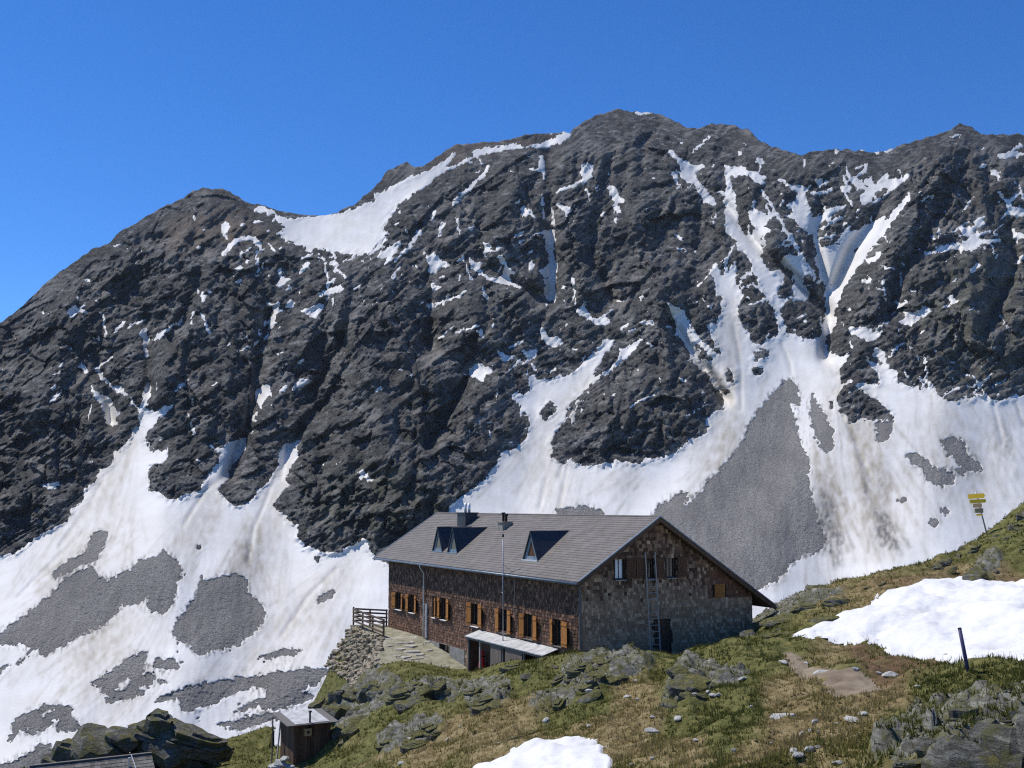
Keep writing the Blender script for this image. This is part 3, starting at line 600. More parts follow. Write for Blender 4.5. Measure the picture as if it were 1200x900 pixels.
# relief towards the valley, in metres
macro = 6 * (1 - s28) + 1.5 * (1 - s10) - 44 * gu + 52 * rb * (1 - s10) * (1 - 0.7 * s28) + 3 * c14
macro += 12 * fbm(PX / 120, PY / 150, 2, 11)
ca, sa = math.cos(math.radians(34)), math.sin(math.radians(34))
QU = PX * ca - PY * sa; QV = PX * sa + PY * ca           # along / across the dipping beds
wob = 30 * fbm(PX / 110, PY / 110, 3, 6)
var = np.clip(0.95 + 1.1 * fbm(PX / 70, PY / 70, 3, 10), 0.35, 1.7)
def bed(lu, lv, k): return ridged((QU + wob) / lu, (QV + wob) / lv, k)
QX = (QU + wob); QY = (QV - wob)
lowf = np.clip(1 - 1.5 * s28 - 0.6 * s10, 0.06, 1)
fl = PX + 0.7 * wob + 5 * fbm(PX / 30, PY / 30, 2, 15)
rough = lowf * (16 * fbm(PX / 90, PY / 110, 2, 1) + 9 * (ridged(fl / 40, (PY + wob) / 120, 14) - 0.3) + 6 * (ridged(fl / 19, (PY + wob) / 64, 9) - 0.3) + 9 * facets((PX + wob) / 70, (PY - wob) / 60, 31, 0.8) + 6.0 * bed(130, 26, 2))
rough += np.maximum(lowf, 0.35) * var * (5.0 * facets(QX / 40, QY / 20, 1) + 3.0 * bed(60, 12, 3) + 2.6 * facets(PX / 19, PY / 16, 2) + 2.2 * ridged(fl / 9, PY / 26, 4))
rough += var * (1.5 * facets(PX / 9, PY / 8, 3) + 1.5 * bed(24, 6, 5) + 1.1 * facets(QX / 6.5, QY / 3.6, 4)) + 0.7 * NS[8](PX / 3.6, PY / 4.2) + 1.7 * bed(70, 4.6, 13)
edge = np.clip((V - 0.0) / 0.02, 0, 1)
rockness = np.clip(1 - sc4, 0, 1) ** 0.8 * (1 - 0.9 * np.clip(c1 * 1.3, 0, 1))
top = 1 - 0.75 * smooth(0.93, 1.0, V)
disp = macro + (rough + 1.0) * rockness * top + c1 * (0.7 * NS[9](PX / 3, PY / 2.4) + 0.12 * facets(PX / 7, PY / 6, 51) + 1.8 * fbm(PX / 14, PY / 40, 3, 2))
disp = disp + smooth(0.5, 0.9, s4) * (-1.6 * samp(R1, PX, PY) + 0.9 * fbm(PX / 22, PY / 60, 3, 12) + 0.10 * NS[10](PX / 5, PY / 12))
Yr = Ybase - disp
def grid_faces(nr, nc, keep=None):
    idx = np.arange(nr * nc).reshape(nr, nc)
    F = np.stack([idx[:-1, :-1], idx[:-1, 1:], idx[1:, 1:], idx[1:, :-1]], -1).reshape(-1, 4)
    if keep is not None:
        k = keep.reshape(-1); F = F[k[F].any(1)]
        used = np.zeros(nr * nc, bool); used[F.ravel()] = True
        mp = np.cumsum(used) - 1; return mp[F], used
    return F, None
XR, ZR = ux * Yr, T * Yr
# the far side of the crest falls away behind
nb = 10
bk = np.linspace(0, 1, nb + 1)[1:]
yb = Yr[-1][None, :] + bk[:, None] * 420; xb = np.repeat(XR[-1][None, :], nb, 0); zb = ZR[-1][None, :] - 260 * bk[:, None] ** 1.1
def st(a, b): return np.concatenate([a, b], 0)
VX, VY, VZ = st(XR, xb), st(Yr, yb), st(ZR, zb)
pad0 = np.zeros((nb, len(colx)))
scr = smooth(0.3, 0.7, c1 + 0.25 * fbm(PX / 5, PY / 5, 3, 6))
F, _ = grid_faces(NR + nb, len(colx))
tint = samp(T1, PX, PY) * (0.6 + 0.8 * fbm(PX / 20, PY / 20, 3, 3)); lich = np.clip(samp(L1, PX, PY) * (0.5 + 1.2 * fbm(PX / 14, PY / 14, 3, 5)), 0, 1) * (1 - scr)
me = mesh_from(np.stack([VX.ravel(), VY.ravel(), VZ.ravel()], 1), F, True,
    {'scree': st(scr, pad0).ravel(), 'tint': np.clip(st(tint, pad0), 0, 1).ravel(), 'lichen': st(lich, pad0).ravel(), 'streak': st(np.clip(smooth(0.45, 0.95, ridged((QX) / 80 + fbm(PX / 9, PY / 9, 2, 1) * .1, QY / 6.5, 12)) * smooth(-0.1, 0.3, fbm(PX / 50, PY / 40, 3, 14)), 0, 1), pad0).ravel()}, 'mountain')
link('mountain', me, M['rock_far'], kind='structure', label='dark rock mountain face with grey scree fans filling the background')
# snow lies as its own sheet, thick in the hollows, running out against the rock
sn = s1 + 0.16 * smooth(560, 420, PY) + 0.06 + 0.30 * fbm(PX / 2.8, PY / 8, 3, 8) + 0.16 * NS[5](PX / 5, PY / 3) + 0.22 * smooth(0.15, 0.5, s10) * smooth(0.9, 0.5, s10) * facets(QX / 6, QY / 4, 9) - 0.03
hs = disp + np.clip((sn - 0.5) * 5.0, -2.5, 0.45)
Ysn = Ybase - hs
keep = (sn > 0.12) & (V < 0.9995)
F, used = grid_faces(NR, len(colx), keep)
dirt = np.clip(samp(D1, PX, PY) * (0.75 + 0.8 * fbm(PX / 7, PY / 12, 3, 9)) + 0.10 * smooth(0.1, 0.5, fbm(PX / 60, PY / 60, 3, 13)) * smooth(400, 700, PY), 0, 1)
c6 = samp(blur(mC, 7), PX, PY)
grit = np.clip(smooth(0.06, 0.5, c6) * smooth(0.02, 0.30, fbm(PX / 3.2, PY / 8, 3, 6) + 0.35 * (c6 - 0.3)) * 0.85 + samp(G1, PX, PY) * (0.7 + 1.2 * fbm(PX / 4, PY / 7, 3, 4)), 0, 1)
P = np.stack([(ux * Ysn).ravel(), Ysn.ravel(), (T * Ysn).ravel()], 1)[used]
me = mesh_from(P, F, True, {'dirt': dirt.ravel()[used], 'grit': grit.ravel()[used]}, 'snow_field')
link('snow_field', me, M['snow_far'], kind='structure', label='old white snow lying in the couloirs and below the rock face')

# ================================================================== THE HILLSIDE
CTRL = [  # bearing x, bearing y, northing
 (456,731,72),(495,742,66.8),(514,760,64.6),(544,779,61),(555,785,57),(585,781,52.5),(612,774,51),(436,742,67),(450,762,61),(470,786,55),(520,793,54),(421,731,72.5),
 (412,792,66),(395,812,62),(376,838,58),(395,862,55),(425,835,54),(360,868,60),(355,897,50.3),(335,896,51),(392,884,48.5),(290,862,66),(250,900,56),(300,897,54),(200,880,62),(100,890,60),(40,905,60),(330,858,67),
 (450,870,46),(400,900,45),(450,900,41),(500,900,38),(500,860,43),(500,825,49),(460,825,51),(440,800,57),(560,840,43),(560,799,50),(600,900,31),(640,866,35),(600,788,48),(640,771,48),(690,766,47.3),(750,772,47.3),
 (800,764,48),(860,750,48),(910,754,46),(700,805,41),(700,850,36),(700,900,29),(800,900,26),(800,840,33),(800,800,39.5),(900,900,24),(900,840,31),(900,790,38),(1000,900,22),(1000,850,28),(1000,800,34),(1000,776,38),
 (950,752,44),(1100,900,20),(1100,850,25),(1100,800,31),(1130,790,33),(1200,782,31),(1200,830,25),(1200,900,18),(1260,780,31),(1200,686,50),(1100,691,50),(1000,720,48),(1040,765,40),
 (1200,592,62),(1150,630,60),(1100,657,58),(1050,670,57),(1000,682,57),(940,702,56),(905,720,55),(880,742,53),(1260,560,63),(1400,500,64),(1150,665,54),(1050,690,53),(980,705,52)]
cp = []
for a, b, y in CTRL:
    u, tt = dirs(a, b); cp.append((u * y, y, tt * y))
def loc(s, t_):   # hut axes -> ground x, y
    return (3.116 + 0.88698 * s - 0.46181 * t_, 50 + 0.46181 * s + 0.88698 * t_)
for s, t_, z in [(-.6, 2, -8.4), (-.6, 5, -9.0), (-.8, 8, -9.15), (-1.8, 9, -9.0), (2, 3, -7.4), (5, 1, -7.3), (4.5, -1.2, -7.25), (2, -1.2, -7.1), (7.5, -.8, -7.0), (9, 4, -6.6), (6, 10, -8), (6, 18, -8.3), (2, 24, -8.4), (10, 14, -7.4),
                 (10.5, 1, -6.5), (12.5, 8, -8.0), (13, 18, -10), (12, 28, -14), (2, 32, -16), (-3, 30, -15), (-6, 26, -15.5)]:
    x, y = loc(s, t_); cp.append((x, y, z))
for a, y, z in [(1400, 78, -2), (1200, 75, -5), (1100, 72, -9), (1000, 72, -10), (900, 74, -12), (330, 80, -22), (250, 76, -21), (150, 72, -20), (40, 72, -20), (-150, 60, -16), (-150, 80, -24), (-300, 60, -16), (400, 78, -20),
                (600, 100, -30), (900, 100, -28), (1200, 100, -20), (300, 100, -34), (0, 100, -34), (1500, 100, -12), (1500, 60, 1), (1500, 30, -3.4), (1400, 16, -3.6),
                (600, 20, -6.4), (300, 30, -9.5), (300, 42, -12.2), (0, 30, -10), (100, 45, -13.2), (-200, 30, -10), (-200, 45, -13), (900, 14, -4.9), (600, 10, -4.6), (200, 15, -6.4), (1200, 8, -2.9), (600, 3, -2.2), (0, 8, -3.8)]:
    cp.append(((a - 600) / FPX * y, y, z))
cp = np.array(cp)
def phi(r2): return np.sqrt(r2 + 2.2)
_d2 = ((cp[:, None, :2] - cp[None, :, :2]) ** 2).sum(-1)
_n = len(cp)
_A = np.zeros((_n + 3, _n + 3)); _A[:_n, :_n] = phi(_d2) - 0.06 * np.eye(_n); _A[:_n, _n] = 1; _A[:_n, _n + 1:] = cp[:, :2]; _A[_n, :_n] = 1; _A[_n + 1:, :_n] = cp[:, :2].T
_w = np.linalg.solve(_A, np.concatenate([cp[:, 2], [0, 0, 0]]))
def H0(x, y):
    x = np.asarray(x, float); y = np.asarray(y, float)
    z = _w[_n] + _w[_n + 1] * x + _w[_n + 2] * y
    for i in range(_n): z = z + _w[i] * np.sqrt((x - cp[i, 0]) ** 2 + (y - cp[i, 1]) ** 2 + 2.2)
    return z

def pmask(s, sig):
    m = np.zeros((FH, FW))
    for p in ps(s): fill(m, p)
    return blur(m, sig)
ROCKP = ('375,838 382,812 400,795 415,785 440,792 470,798 500,792 560,795 590,790 600,800 595,830 570,838 545,825 520,815 500,828 460,832 440,835 425,850 405,870 395,860 390,845; 440,880 440,860 470,850 520,845 520,860 490,875 460,885;'
  '655,775 690,765 740,768 770,775 760,790 720,800 700,815 670,825 620,838 615,830 650,810 660,795; 790,785 800,772 850,782 880,790 880,805 850,815 830,812 810,830 775,832 775,820;'
  '860,735 880,725 930,700 960,695 1000,690 960,712 930,722 900,735 870,745; 1020,890 1040,860 1060,845 1085,825 1130,815 1200,820 1260,820 1260,900 1160,890 1140,900 1020,900; 1130,680 1140,660 1160,642 1175,650 1175,665 1150,680;'
  '405,735 440,740 450,775 440,792 410,792')
fR = pmask(ROCKP, 3)
fSn = pmask('924,753 950,739 975,725 1000,712 1030,702 1060,694 1090,689 1115,684 1125,682 1150,682 1155,685 1200,682 1240,680 1240,780 1200,781 1177,782 1167,787 1150,785 1132,787 1112,788 1106,786 1117,774 1112,770 1095,766 1072,767 1060,764 1042,759 1040,755 1020,751 1005,752 992,749 956,750 952,752;'
  '560,900 585,892 600,884 620,876 650,870 677,864 700,864 695,870 715,865 704,872 705,880 712,884 719,890 715,900 700,940 540,940', 1)
fP = pmask('905,752 922,757 935,770 950,782 965,786 985,788 1000,782 1012,790 1018,800 1040,808 1010,812 985,810 965,802 945,790 925,775 912,765', 5)
fSoil = pmask('985,755 1010,752 1040,762 1070,770 1112,772 1108,786 1080,795 1050,806 1025,803 1012,790 1000,775; 1150,680 1200,672 1200,686 1155,686; 1000,690 1060,690 1120,682 1100,676 1040,684', 4)
fDry = pmask('520,835 600,835 640,860 720,850 830,870 830,900 400,900 440,885 520,870; 700,800 770,800 770,850 700,850; 900,790 960,790 1050,830 1000,880 900,900 840,900 880,850; 960,700 1130,660 1200,660 1200,690 1000,720; 950,755 1000,752 1000,780 960,780; 540,815 620,815 640,835 560,840; 1000,800 1080,800 1080,830 1000,850', 8)
fGreen = pmask('230,850 320,855 320,900 200,900 200,880; 470,800 560,800 560,812 480,830; 800,752 900,750 920,775 860,785 800,770; 830,830 900,820 900,870 840,880; 1060,800 1200,785 1200,815 1080,825; 590,770 680,765 660,790 600,800; 690,805 720,800 710,840 680,850; 425,840 500,850 440,870; 1150,620 1200,600 1200,650 1160,650', 7)

tcol = np.arange(-260, 1481, 2.2)
yy = np.concatenate([6 * (100 / 6) ** np.linspace(0, 1, 400), 100 + 330 * np.linspace(0, 1, 13)[1:] ** 1.3])
TA, TY = np.meshgrid((tcol - 600) / FPX, yy)
TX = TA * TY
TZ0 = H0(TX, np.minimum(TY, 100)) - 0.48 * np.maximum(TY - 100, 0)
far = smooth(80, 110, TY)
hx, hy = TX, TY
hum = 0.55 * fbm(hx / 4.2, hy / 4.2, 3, 1) + 0.38 * fbm(hx / 1.7, hy / 1.7, 2, 13) + 0.12 * np.abs(fbm(hx / 1.1, hy / 1.1, 3, 6)) + 0.045 * NS[2](hx / 0.42, hy / 0.42)
# keep the ground under the buildings tame
ls = (hx - 3.116) * 0.88698 + (hy - 50) * 0.46181; lt = -(hx - 3.116) * 0.46181 + (hy - 50) * 0.88698
nearhut = smooth(3.2, 0.4, np.maximum(np.maximum(-3.2 - ls, ls - 10.5), np.maximum(-0.6 - lt, lt - 24)))
bx, by = bear(TX, TY, TZ0)
rk = samp(fR, bx, by); rk = np.where((TY > 80) | (by > 960) | (bx < -20) | (bx > 1250), 0, rk)
rk = np.maximum(rk, far * 0.8)
sd = (hx * 0.55 + hy * 0.25)
craggy = 0.75 * ridged(hx / 3.1 + 0.3 * fbm(hx, hy, 2, 3), hy / 2.3, 4) + 0.42 * ridged(hx / 1.3, hy / 0.9, 5) + 0.22 * ridged(hx / 0.55, hy / 0.4, 7) + 0.2 * facets(hx / 1.2 + hy * .2, hy / 0.8, 41) + 0.1 * facets(hx / 0.5, hy / 0.4, 42)
TZ = TZ0 + hum * (1 - 0.8 * nearhut) * (1 - 0.4 * rk) + rk * (craggy * 0.55 - 0.10) * (1 - nearhut)
# benches along the foliation
stepz = 0.38
tz2 = TZ + 0.25 * hx * 0.3
fr = tz2 / stepz - np.floor(tz2 / stepz)
TZ = TZ + rk * (1 - nearhut) * (1 - far) * stepz * (smooth(0.1, 0.9, fr) - fr) * 0.9
# the terrace beside the hut: level ground ending in a dry stone wall
TERR = np.array([(0.3, 11.3), (-1.6, 11.6), (-4.3, 12.9), (-4.5, 14.6), (-2.45, 19.0), (-1.85, 26.6), (0.3, 26.6)])
def terr_z(t_): return np.interp(t_, [11, 12.5, 18.3, 27], [-9.25, -8.95, -8.03, -7.98])
td = np.full(TX.shape, 1e9); tin = np.zeros(TX.shape, bool)
for i in range(len(TERR)):
    ax, ay = TERR[i]; qx, qy = TERR[(i + 1) % len(TERR)]; dx, dy = qx - ax, qy - ay
    k = np.clip(((ls - ax) * dx + (lt - ay) * dy) / (dx * dx + dy * dy), 0, 1)
    td = np.minimum(td, np.hypot(ls - ax - k * dx, lt - ay - k * dy))
    if ay != qy: tin ^= ((ay > lt) != (qy > lt)) & (ls < dx * (lt - ay) / dy + ax)
td = np.where(tin, -td, td)
tz_ = terr_z(lt)
face = tz_ - 0.1 - 1.5 * np.maximum(td, 0)
lw = smooth(-0.5, -2.0, ls) * smooth(12.5, 14.5, lt)
TZ = np.where((td > 0) & (td < 6), TZ * (1 - lw) + np.minimum(TZ, np.maximum(face, TZ - 6)) * lw, TZ)
terr_in = smooth(0.25, -0.25, td)
TZ = TZ * (1 - terr_in) + (tz_ + 0.03 * fbm(hx / 0.9, hy / 0.9, 2, 3)) * terr_in
rk = rk * (1 - terr_in)
def inframe(f): 
    q = samp(f, bx, by); return np.where((TY > 80) | (by > 940) | (bx < -20) | (bx > 1250), 0, q)
sn_ = inframe(fSn); pt = inframe(fP); so = inframe(fSoil); dr = inframe(fDry); gr = inframe(fGreen)
dryv = np.clip(0.30 + 0.55 * dr - 0.6 * gr + 0.35 * terr_in, 0, 1)
F, _ = grid_faces(*TX.shape)
me = mesh_from(np.stack([TX.ravel(), TY.ravel(), TZ.ravel()], 1), F, True, {'rock': rk.ravel(), 'dry': dryv.ravel(), 'soil': np.clip(so * (0.8 + 0.8 * fbm(hx, hy, 3, 5)), 0, 1).ravel()}, 'hillside')
link('hillside', me, M['turf'], kind='structure', label='rough alpine turf and rock hillside in the foreground')
# height lookup on the finished surface
_ly = np.log(yy[:400])
def ground(x, y):
    a = x / y * FPX + 600
    i = min(max((a - tcol[0]) / 2.2, 0), len(tcol) - 1.01); j = np.interp(math.log(y), _ly, np.arange(400)); j = min(j, 398.99)
    i0, j0 = int(i), int(j); fi, fj = i - i0, j - j0
    return float((TZ[j0, i0] * (1 - fi) + TZ[j0, i0 + 1] * fi) * (1 - fj) + (TZ[j0 + 1, i0] * (1 - fi) + TZ[j0 + 1, i0 + 1] * fi) * fj)
def spot(px, py, y0=14, y1=90):
    """first point of the hillside on a bearing"""
    u, tt = dirs(px, py); p = None
    for y in np.arange(y0, y1, 0.12):
        if tt * y <= ground(u * y, y): return Vector((u * y, y, ground(u * y, y)))
    return Vector((u * 60, 60.0, ground(u * 60, 60)))
# snow patches and the trodden path lie on the hillside as their own sheets
def sheet(name, field, base, k, mat, label, box, rest=0.0):
    f = field + smooth(0.05, 0.45, field) * (0.26 * fbm(hx / 0.7, hy / 0.7, 4, 2) + 0.10 * NS[3](hx / .22, hy / .22))
    sel = (bx > box[0]) & (bx < box[1]) & (by > box[2]) & (by < box[3]) & (TY < 80)
    z = base + np.clip((f - 0.5) * k, -0.5, k * 0.5) + rest
    F, used = grid_faces(*TX.shape, keep=(f > 0.3) & sel)
    me = mesh_from(np.stack([TX.ravel(), TY.ravel(), z.ravel()], 1)[used], F, True, None, name)
    return link(name, me, mat, kind='structure', label=label)
snz = TZ0 + 0.55 * fbm(hx / 4.2, hy / 4.2, 3, 1) + 0.32 * fbm(hx / 1.7, hy / 1.7, 2, 13) - 0.07 * np.abs(fbm(hx / 0.9, hy / 0.9, 2, 9)) + 0.09
sheet('snow_patch', sn_, snz, 0.15, M['snow_near'], 'large white snow patch on the slope behind the dark blue pole', (880, 1260, 660, 800))
sheet('snow_patch', sn_, snz, 0.14, M['snow_near'], 'small white snow patch at the bottom edge below the hut', (500, 760, 850, 950))
M['terrace'] = simple('trodden_gravel', (0.17, 0.165, 0.10), (0.36, 0.335, 0.25), 1.8, 0.95, bump=0.03)
sheet('terrace', terr_in, TZ, 0.06, M['terrace'], 'pale trodden terrace ground beside the hut', (400, 600, 690, 800))
sheet('path', pt, TZ0 + (TZ - TZ0) * 0.7 + 0.02, 0.08, M['path'], 'trodden earth path running past the snow patch', (880, 1080, 740, 830))

# ================================================================== THE HUT
HUT_RZ = math.radians(27.504)
RX, RZP, SLOPE = 4.25, -0.55, 0.64                 # ridge position, ridge height, pitch
WL, WW = 24.4, 10.12
def roof_z(x): return RZP - SLOPE * abs(x - RX)
hut = thing('mountain_hut', 'large shingle-clad mountain hut with grey roof, dormers and orange shutters', 'hut', (3.116, 50, -9.6), HUT_RZ)
HZ = 9.6                                            # local z = eye-level z + HZ
def P3(x, y, z): return (x, y, z + HZ)
# openings : front wall (y0, y1, z0, z1), gable (x0, x1, z0, z1)
FWIN = [(22.05, 23.0, -6.68, -5.62), (19.85, 20.68, -6.68, -5.58), (16.42, 17.0, -6.66, -5.48), (15.0, 15.75, -6.66, -5.42),
        (10.68, 11.55, -6.62, -5.36), (7.2, 8.05, -6.62, -5.4), (4.42, 5.33, -6.62, -5.42), (1.62, 2.33, -6.64, -5.42)]
FSH = [((23.05, 23.55), (21.55, 22.03)), ((20.72, 21.22), (19.28, 19.82)), ((17.02, 17.1), (16.42 - .0, 16.42)), ((15.8, 16.27), (14.38, 14.96)),
       ((11.57, 12.02), (10.02, 10.66)), ((8.07, 8.54), (6.6, 7.17)), ((5.35, 5.75), (3.82, 4.4)), ((2.35, 2.68), (0.86, 1.6))]
FBAS = (14.45, 15.95, -8.62, -8.04)
GWIN = [(1.97, 2.5, -3.48, -2.5), (3.68, 4.14, -3.48, -2.48), (4.92, 5.45, -3.48, -2.5)]
GDOOR = (4.19, 5.02, -7.35, -5.5)
def wall_cells(u0, u1, z0, top, opens, extra=()):
    us = sorted({u0, u1, *[o[0] for o in opens], *[o[1] for o in opens], *extra})
    for a, b in zip(us[:-1], us[1:]):
        m = (a + b) / 2
        zs = sorted([(o[2], o[3]) for o in opens if o[0] <= m <= o[1]])
        z = z0
        for q0, q1 in zs:
            if q0 > z: yield a, b, z, z, q0, q0
            z = q1
        yield a, b, z, z, top(a), top(b)
mb = MB(); TH = 0.3
for a, b, za, zb_, ta, tb in wall_cells(0, WL, -10.3, lambda y: roof_z(0) - 0.16, FWIN + [FBAS]):
    mb.box(0, TH, a, b, za + HZ, ta + HZ)
mb.build('front_wall', M['wall_board'], hut)
mb = MB()
for a, b, za, zb_, ta, tb in wall_cells(TH, WW, -10.3, lambda x: roof_z(x) - 0.16, GWIN + [GDOOR], (RX,)):
    mb.hexa([P3(a, 0.002, za), P3(b, 0.002, zb_), P3(b, TH, zb_), P3(a, TH, za), P3(a, 0.002, ta), P3(b, 0.002, tb), P3(b, TH, tb), P3(a, TH, ta)])
mb.build('gable_wall', M['wall_board'], hut)
mb = MB(); mb.box(WW - TH, WW - 0.002, TH, WL - TH, -10.3 + HZ, roof_z(WW) - 0.18 + HZ); mb.build('rear_wall', M['shingle'], hut)
mb = MB()
for a, b in ((TH, RX), (RX, WW)):
    mb.hexa([P3(a, WL - TH, -10.3), P3(b, WL - TH, -10.3), P3(b, WL - .002, -10.3), P3(a, WL - .002, -10.3), P3(a, WL - TH, roof_z(a) - .16), P3(b, WL - TH, roof_z(b) - .16), P3(b, WL - .002, roof_z(b) - .16), P3(a, WL - .002, roof_z(a) - .16)])
mb.build('far_gable_wall', M['shingle'], hut)
# shingles: thin wedges course by course, joined per wall
def inside(u, z, opens, m=0.02): return any(o[0] - m < u < o[1] + m and o[2] - m < z < o[3] + m for o in opens)
def shingle_course(mb, place, u0, u1, z, h, wmin, wmax, opens, top, r, th=0.022, skip=0.0, bias=0.0):
    u = u0; pick = mb if callable(mb) else (lambda q: mb)
    while u < u1 - 0.02:
        wd = min(r.uniform(wmin, wmax), u1 - u)
        a, b = u + 0.004, u + wd - 0.004; u += wd
        if any(inside(q, z + h * .5, opens) for q in (a, (a + b) / 2, b)) or z + h > top((a + b) / 2) or r.random() < skip: continue
        dz = r.uniform(-.014, .014) * h / .2; t0 = th * r.choice((.8, 1.0, 1.2, 1.6)) * r.uniform(.85, 1.15); hh = h * 1.25
        tl = r.uniform(-.004, .004)
        c = [place(a, t0, z + dz + tl), place(b, t0, z + dz - tl), place(b, 0.0, z + dz - tl), place(a, 0.0, z + dz + tl),
             place(a, .009, z + hh + tl), place(b, .009, z + hh - tl), place(b, 0.0, z + hh - tl), place(a, 0.0, z + hh + tl)]
        q = r.random(); pick((a + b) / 2).hexa(c, min(max((q * q * .75 if q < .8 else r.uniform(.6, 1)) + bias, 0), 1))
r = random.Random(3)
mbd = MB(); z = -8.05
while z < roof_z(0) - .3:
    low = z < -6.7  # courses below the windows get a lighter tone, painting in their sunlight
    shingle_course(mbd, lambda u, d, zz: P3(-d, u, zz), 0.0, WL, z, 0.165, 0.09, 0.17, FWIN, lambda u: roof_z(0) - .12, r, bias=(.26 if low else .06), skip=.004); z += 0.165
mbd.build('front_shingle_cladding', M['shingle'], hut, kind='stuff')
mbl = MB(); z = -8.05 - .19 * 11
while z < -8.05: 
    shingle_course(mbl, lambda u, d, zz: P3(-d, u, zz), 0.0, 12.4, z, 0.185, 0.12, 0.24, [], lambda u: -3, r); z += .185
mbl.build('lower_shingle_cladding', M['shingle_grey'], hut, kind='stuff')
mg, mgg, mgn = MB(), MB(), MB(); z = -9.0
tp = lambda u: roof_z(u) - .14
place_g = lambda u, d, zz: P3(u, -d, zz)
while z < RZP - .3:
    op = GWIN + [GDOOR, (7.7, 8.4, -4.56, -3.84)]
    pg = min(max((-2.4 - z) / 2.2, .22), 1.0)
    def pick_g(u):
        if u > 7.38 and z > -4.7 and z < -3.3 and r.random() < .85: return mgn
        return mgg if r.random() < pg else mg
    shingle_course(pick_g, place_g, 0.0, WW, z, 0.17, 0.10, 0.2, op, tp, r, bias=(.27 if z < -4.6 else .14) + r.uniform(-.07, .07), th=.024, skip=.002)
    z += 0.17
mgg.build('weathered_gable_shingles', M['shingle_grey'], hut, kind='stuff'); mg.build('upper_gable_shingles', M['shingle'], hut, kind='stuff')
mgn.build('new_gable_shingles', M['shingle_new'], hut, kind='stuff', label='fresh reddish shingles under the right eave')
# corner boards
for cx, cy in ((-.035, -.03),):
    MB().box(cx - .03, cx + .07, cy - .05, cy - .0, .2, roof_z(0) - .2 + HZ).build('corner_board', M['grey_wood'], hut)
# windows, sills and shutters
def window(name, place, u0, u1, z0, z1, pane_mat, sill_mat, parent=hut, rev=0.12):
    fr = MB(); fw = .05
    for a, b, c, d in ((u0, u0 + fw, z0, z1), (u1 - fw, u1, z0, z1), (u0 + fw, u1 - fw, z0, z0 + fw), (u0 + fw, u1 - fw, z1 - fw, z1)):
        fr.hexa([place(a, -rev, c), place(b, -rev, c), place(b, -rev - .06, c), place(a, -rev - .06, c), place(a, -rev, d), place(b, -rev, d), place(b, -rev - .06, d), place(a, -rev - .06, d)])
    wo = fr.build(name, M['frame'], parent)
    m = MB(); a, b, c, d = u0 + fw + .002, u1 - fw - .002, z0 + fw + .002, z1 - fw - .002
    m.hexa([place(a, -rev - .03, c), place(b, -rev - .03, c), place(b, -rev - .045, c), place(a, -rev - .045, c), place(a, -rev - .03, d), place(b, -rev - .03, d), place(b, -rev - .045, d), place(a, -rev - .045, d)])
    m.build('pane', pane_mat, wo)
    if u1 - u0 > .4:
        m = MB(); q = (u0 + u1) / 2
        m.hexa([place(q - .02, -rev - .005, c), place(q + .02, -rev - .005, c), place(q + .02, -rev - .028, c), place(q - .02, -rev - .028, c), place(q - .02, -rev - .005, d), place(q + .02, -rev - .005, d), place(q + .02, -rev - .028, d), place(q - .02, -rev - .028, d)])
        m.build('glazing_bar', M['frame'], wo)
    if sill_mat:
        m = MB(); a, b = u0 - .05, u1 + .05
        m.hexa([place(a, .12, z0 - .05), place(b, .12, z0 - .05), place(b, -rev, z0 - .05), place(a, -rev, z0 - .05), place(a, .12, z0 - .02), place(b, .12, z0 - .02), place(b, -rev, z0 - .004), place(a, -rev, z0 - .004)])
        m.build('sill', sill_mat, wo)
    return wo
def shutter(place, u0, u1, z0, z1, mat, swing=0.0, hinge=0, parent=hut):
    """u0..u1 on the wall; swing lifts the free edge off the wall"""
    n = max(3, int((u1 - u0) / .13)); s = MB(); r2 = random.Random(int(u0 * 100))
    def off(u): 
        k = (u - u0) / (u1 - u0); return .05 + swing * (k if hinge == 0 else 1 - k)
    def slab(m, a, b, c, d, lo, hi, rr):
        m.hexa([place(a, off(a) + hi, c), place(b, off(b) + hi, c), place(b, off(b) + lo, c), place(a, off(a) + lo, c), place(a, off(a) + hi, d), place(b, off(b) + hi, d), place(b, off(b) + lo, d), place(a, off(a) + lo, d)], rr)
    for i in range(n):
        a = u0 + (u1 - u0) * i / n + .004; b = u0 + (u1 - u0) * (i + 1) / n - .004
        slab(s, a, b, z0, z1, 0, .025, r2.uniform(.4, 1))
    so_ = s.build('shutter', mat, parent)
    for zc in (z0 + .14, z1 - .2):
        m = MB(); slab(m, u0 + .02, u1 - .02, zc, zc + .08, .0255, .045, .7); m.build('batten', mat, so_)
    return so_
pf = lambda u, d, zz: P3(-d, u, zz)
for i, (a, b, z0, z1) in enumerate(FWIN):
    window('window', pf, a, b, z0, z1, M['glass'], M['white'] if i < 5 else M['grey_wood'])
    l, rr = FSH[i]
    if i == 2:
        shutter(pf, 16.05 + .25, 16.42 + .25 + .02, z0 + .02, z1 - .02, M['shutter'], .10, 1); continue
    shutter(pf, l[0], l[1], z0 + .03, z1 - .02, M['shutter'], .06, 1 if i % 2 else 0)
    shutter(pf, rr[0], rr[1], z0 + .03, z1 - .02, M['shutter'], .12, 1)
window('basement_window', pf, *FBAS, M['glass'], M['concrete'])
t = NT('painted_reflection_pane'); t.base((0.80, 0.84, 0.88)); t.rough(0.1, 0.5); M['reflection_pane'] = t.m  # pale base colour stands in for bright snow reflected in the pane
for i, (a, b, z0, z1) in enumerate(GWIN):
    wo = window('gable_window', place_g, a, b, z0, z1, M['reflection_pane'] if i == 0 else M['glass'], M['ladder'])
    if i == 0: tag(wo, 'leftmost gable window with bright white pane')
for a, b in ((2.56, 3.1), (4.2, 4.72), (5.52, 6.1)): shutter(place_g, a, b, -3.46, -2.5, M['shutter_dark'], .03, 1)
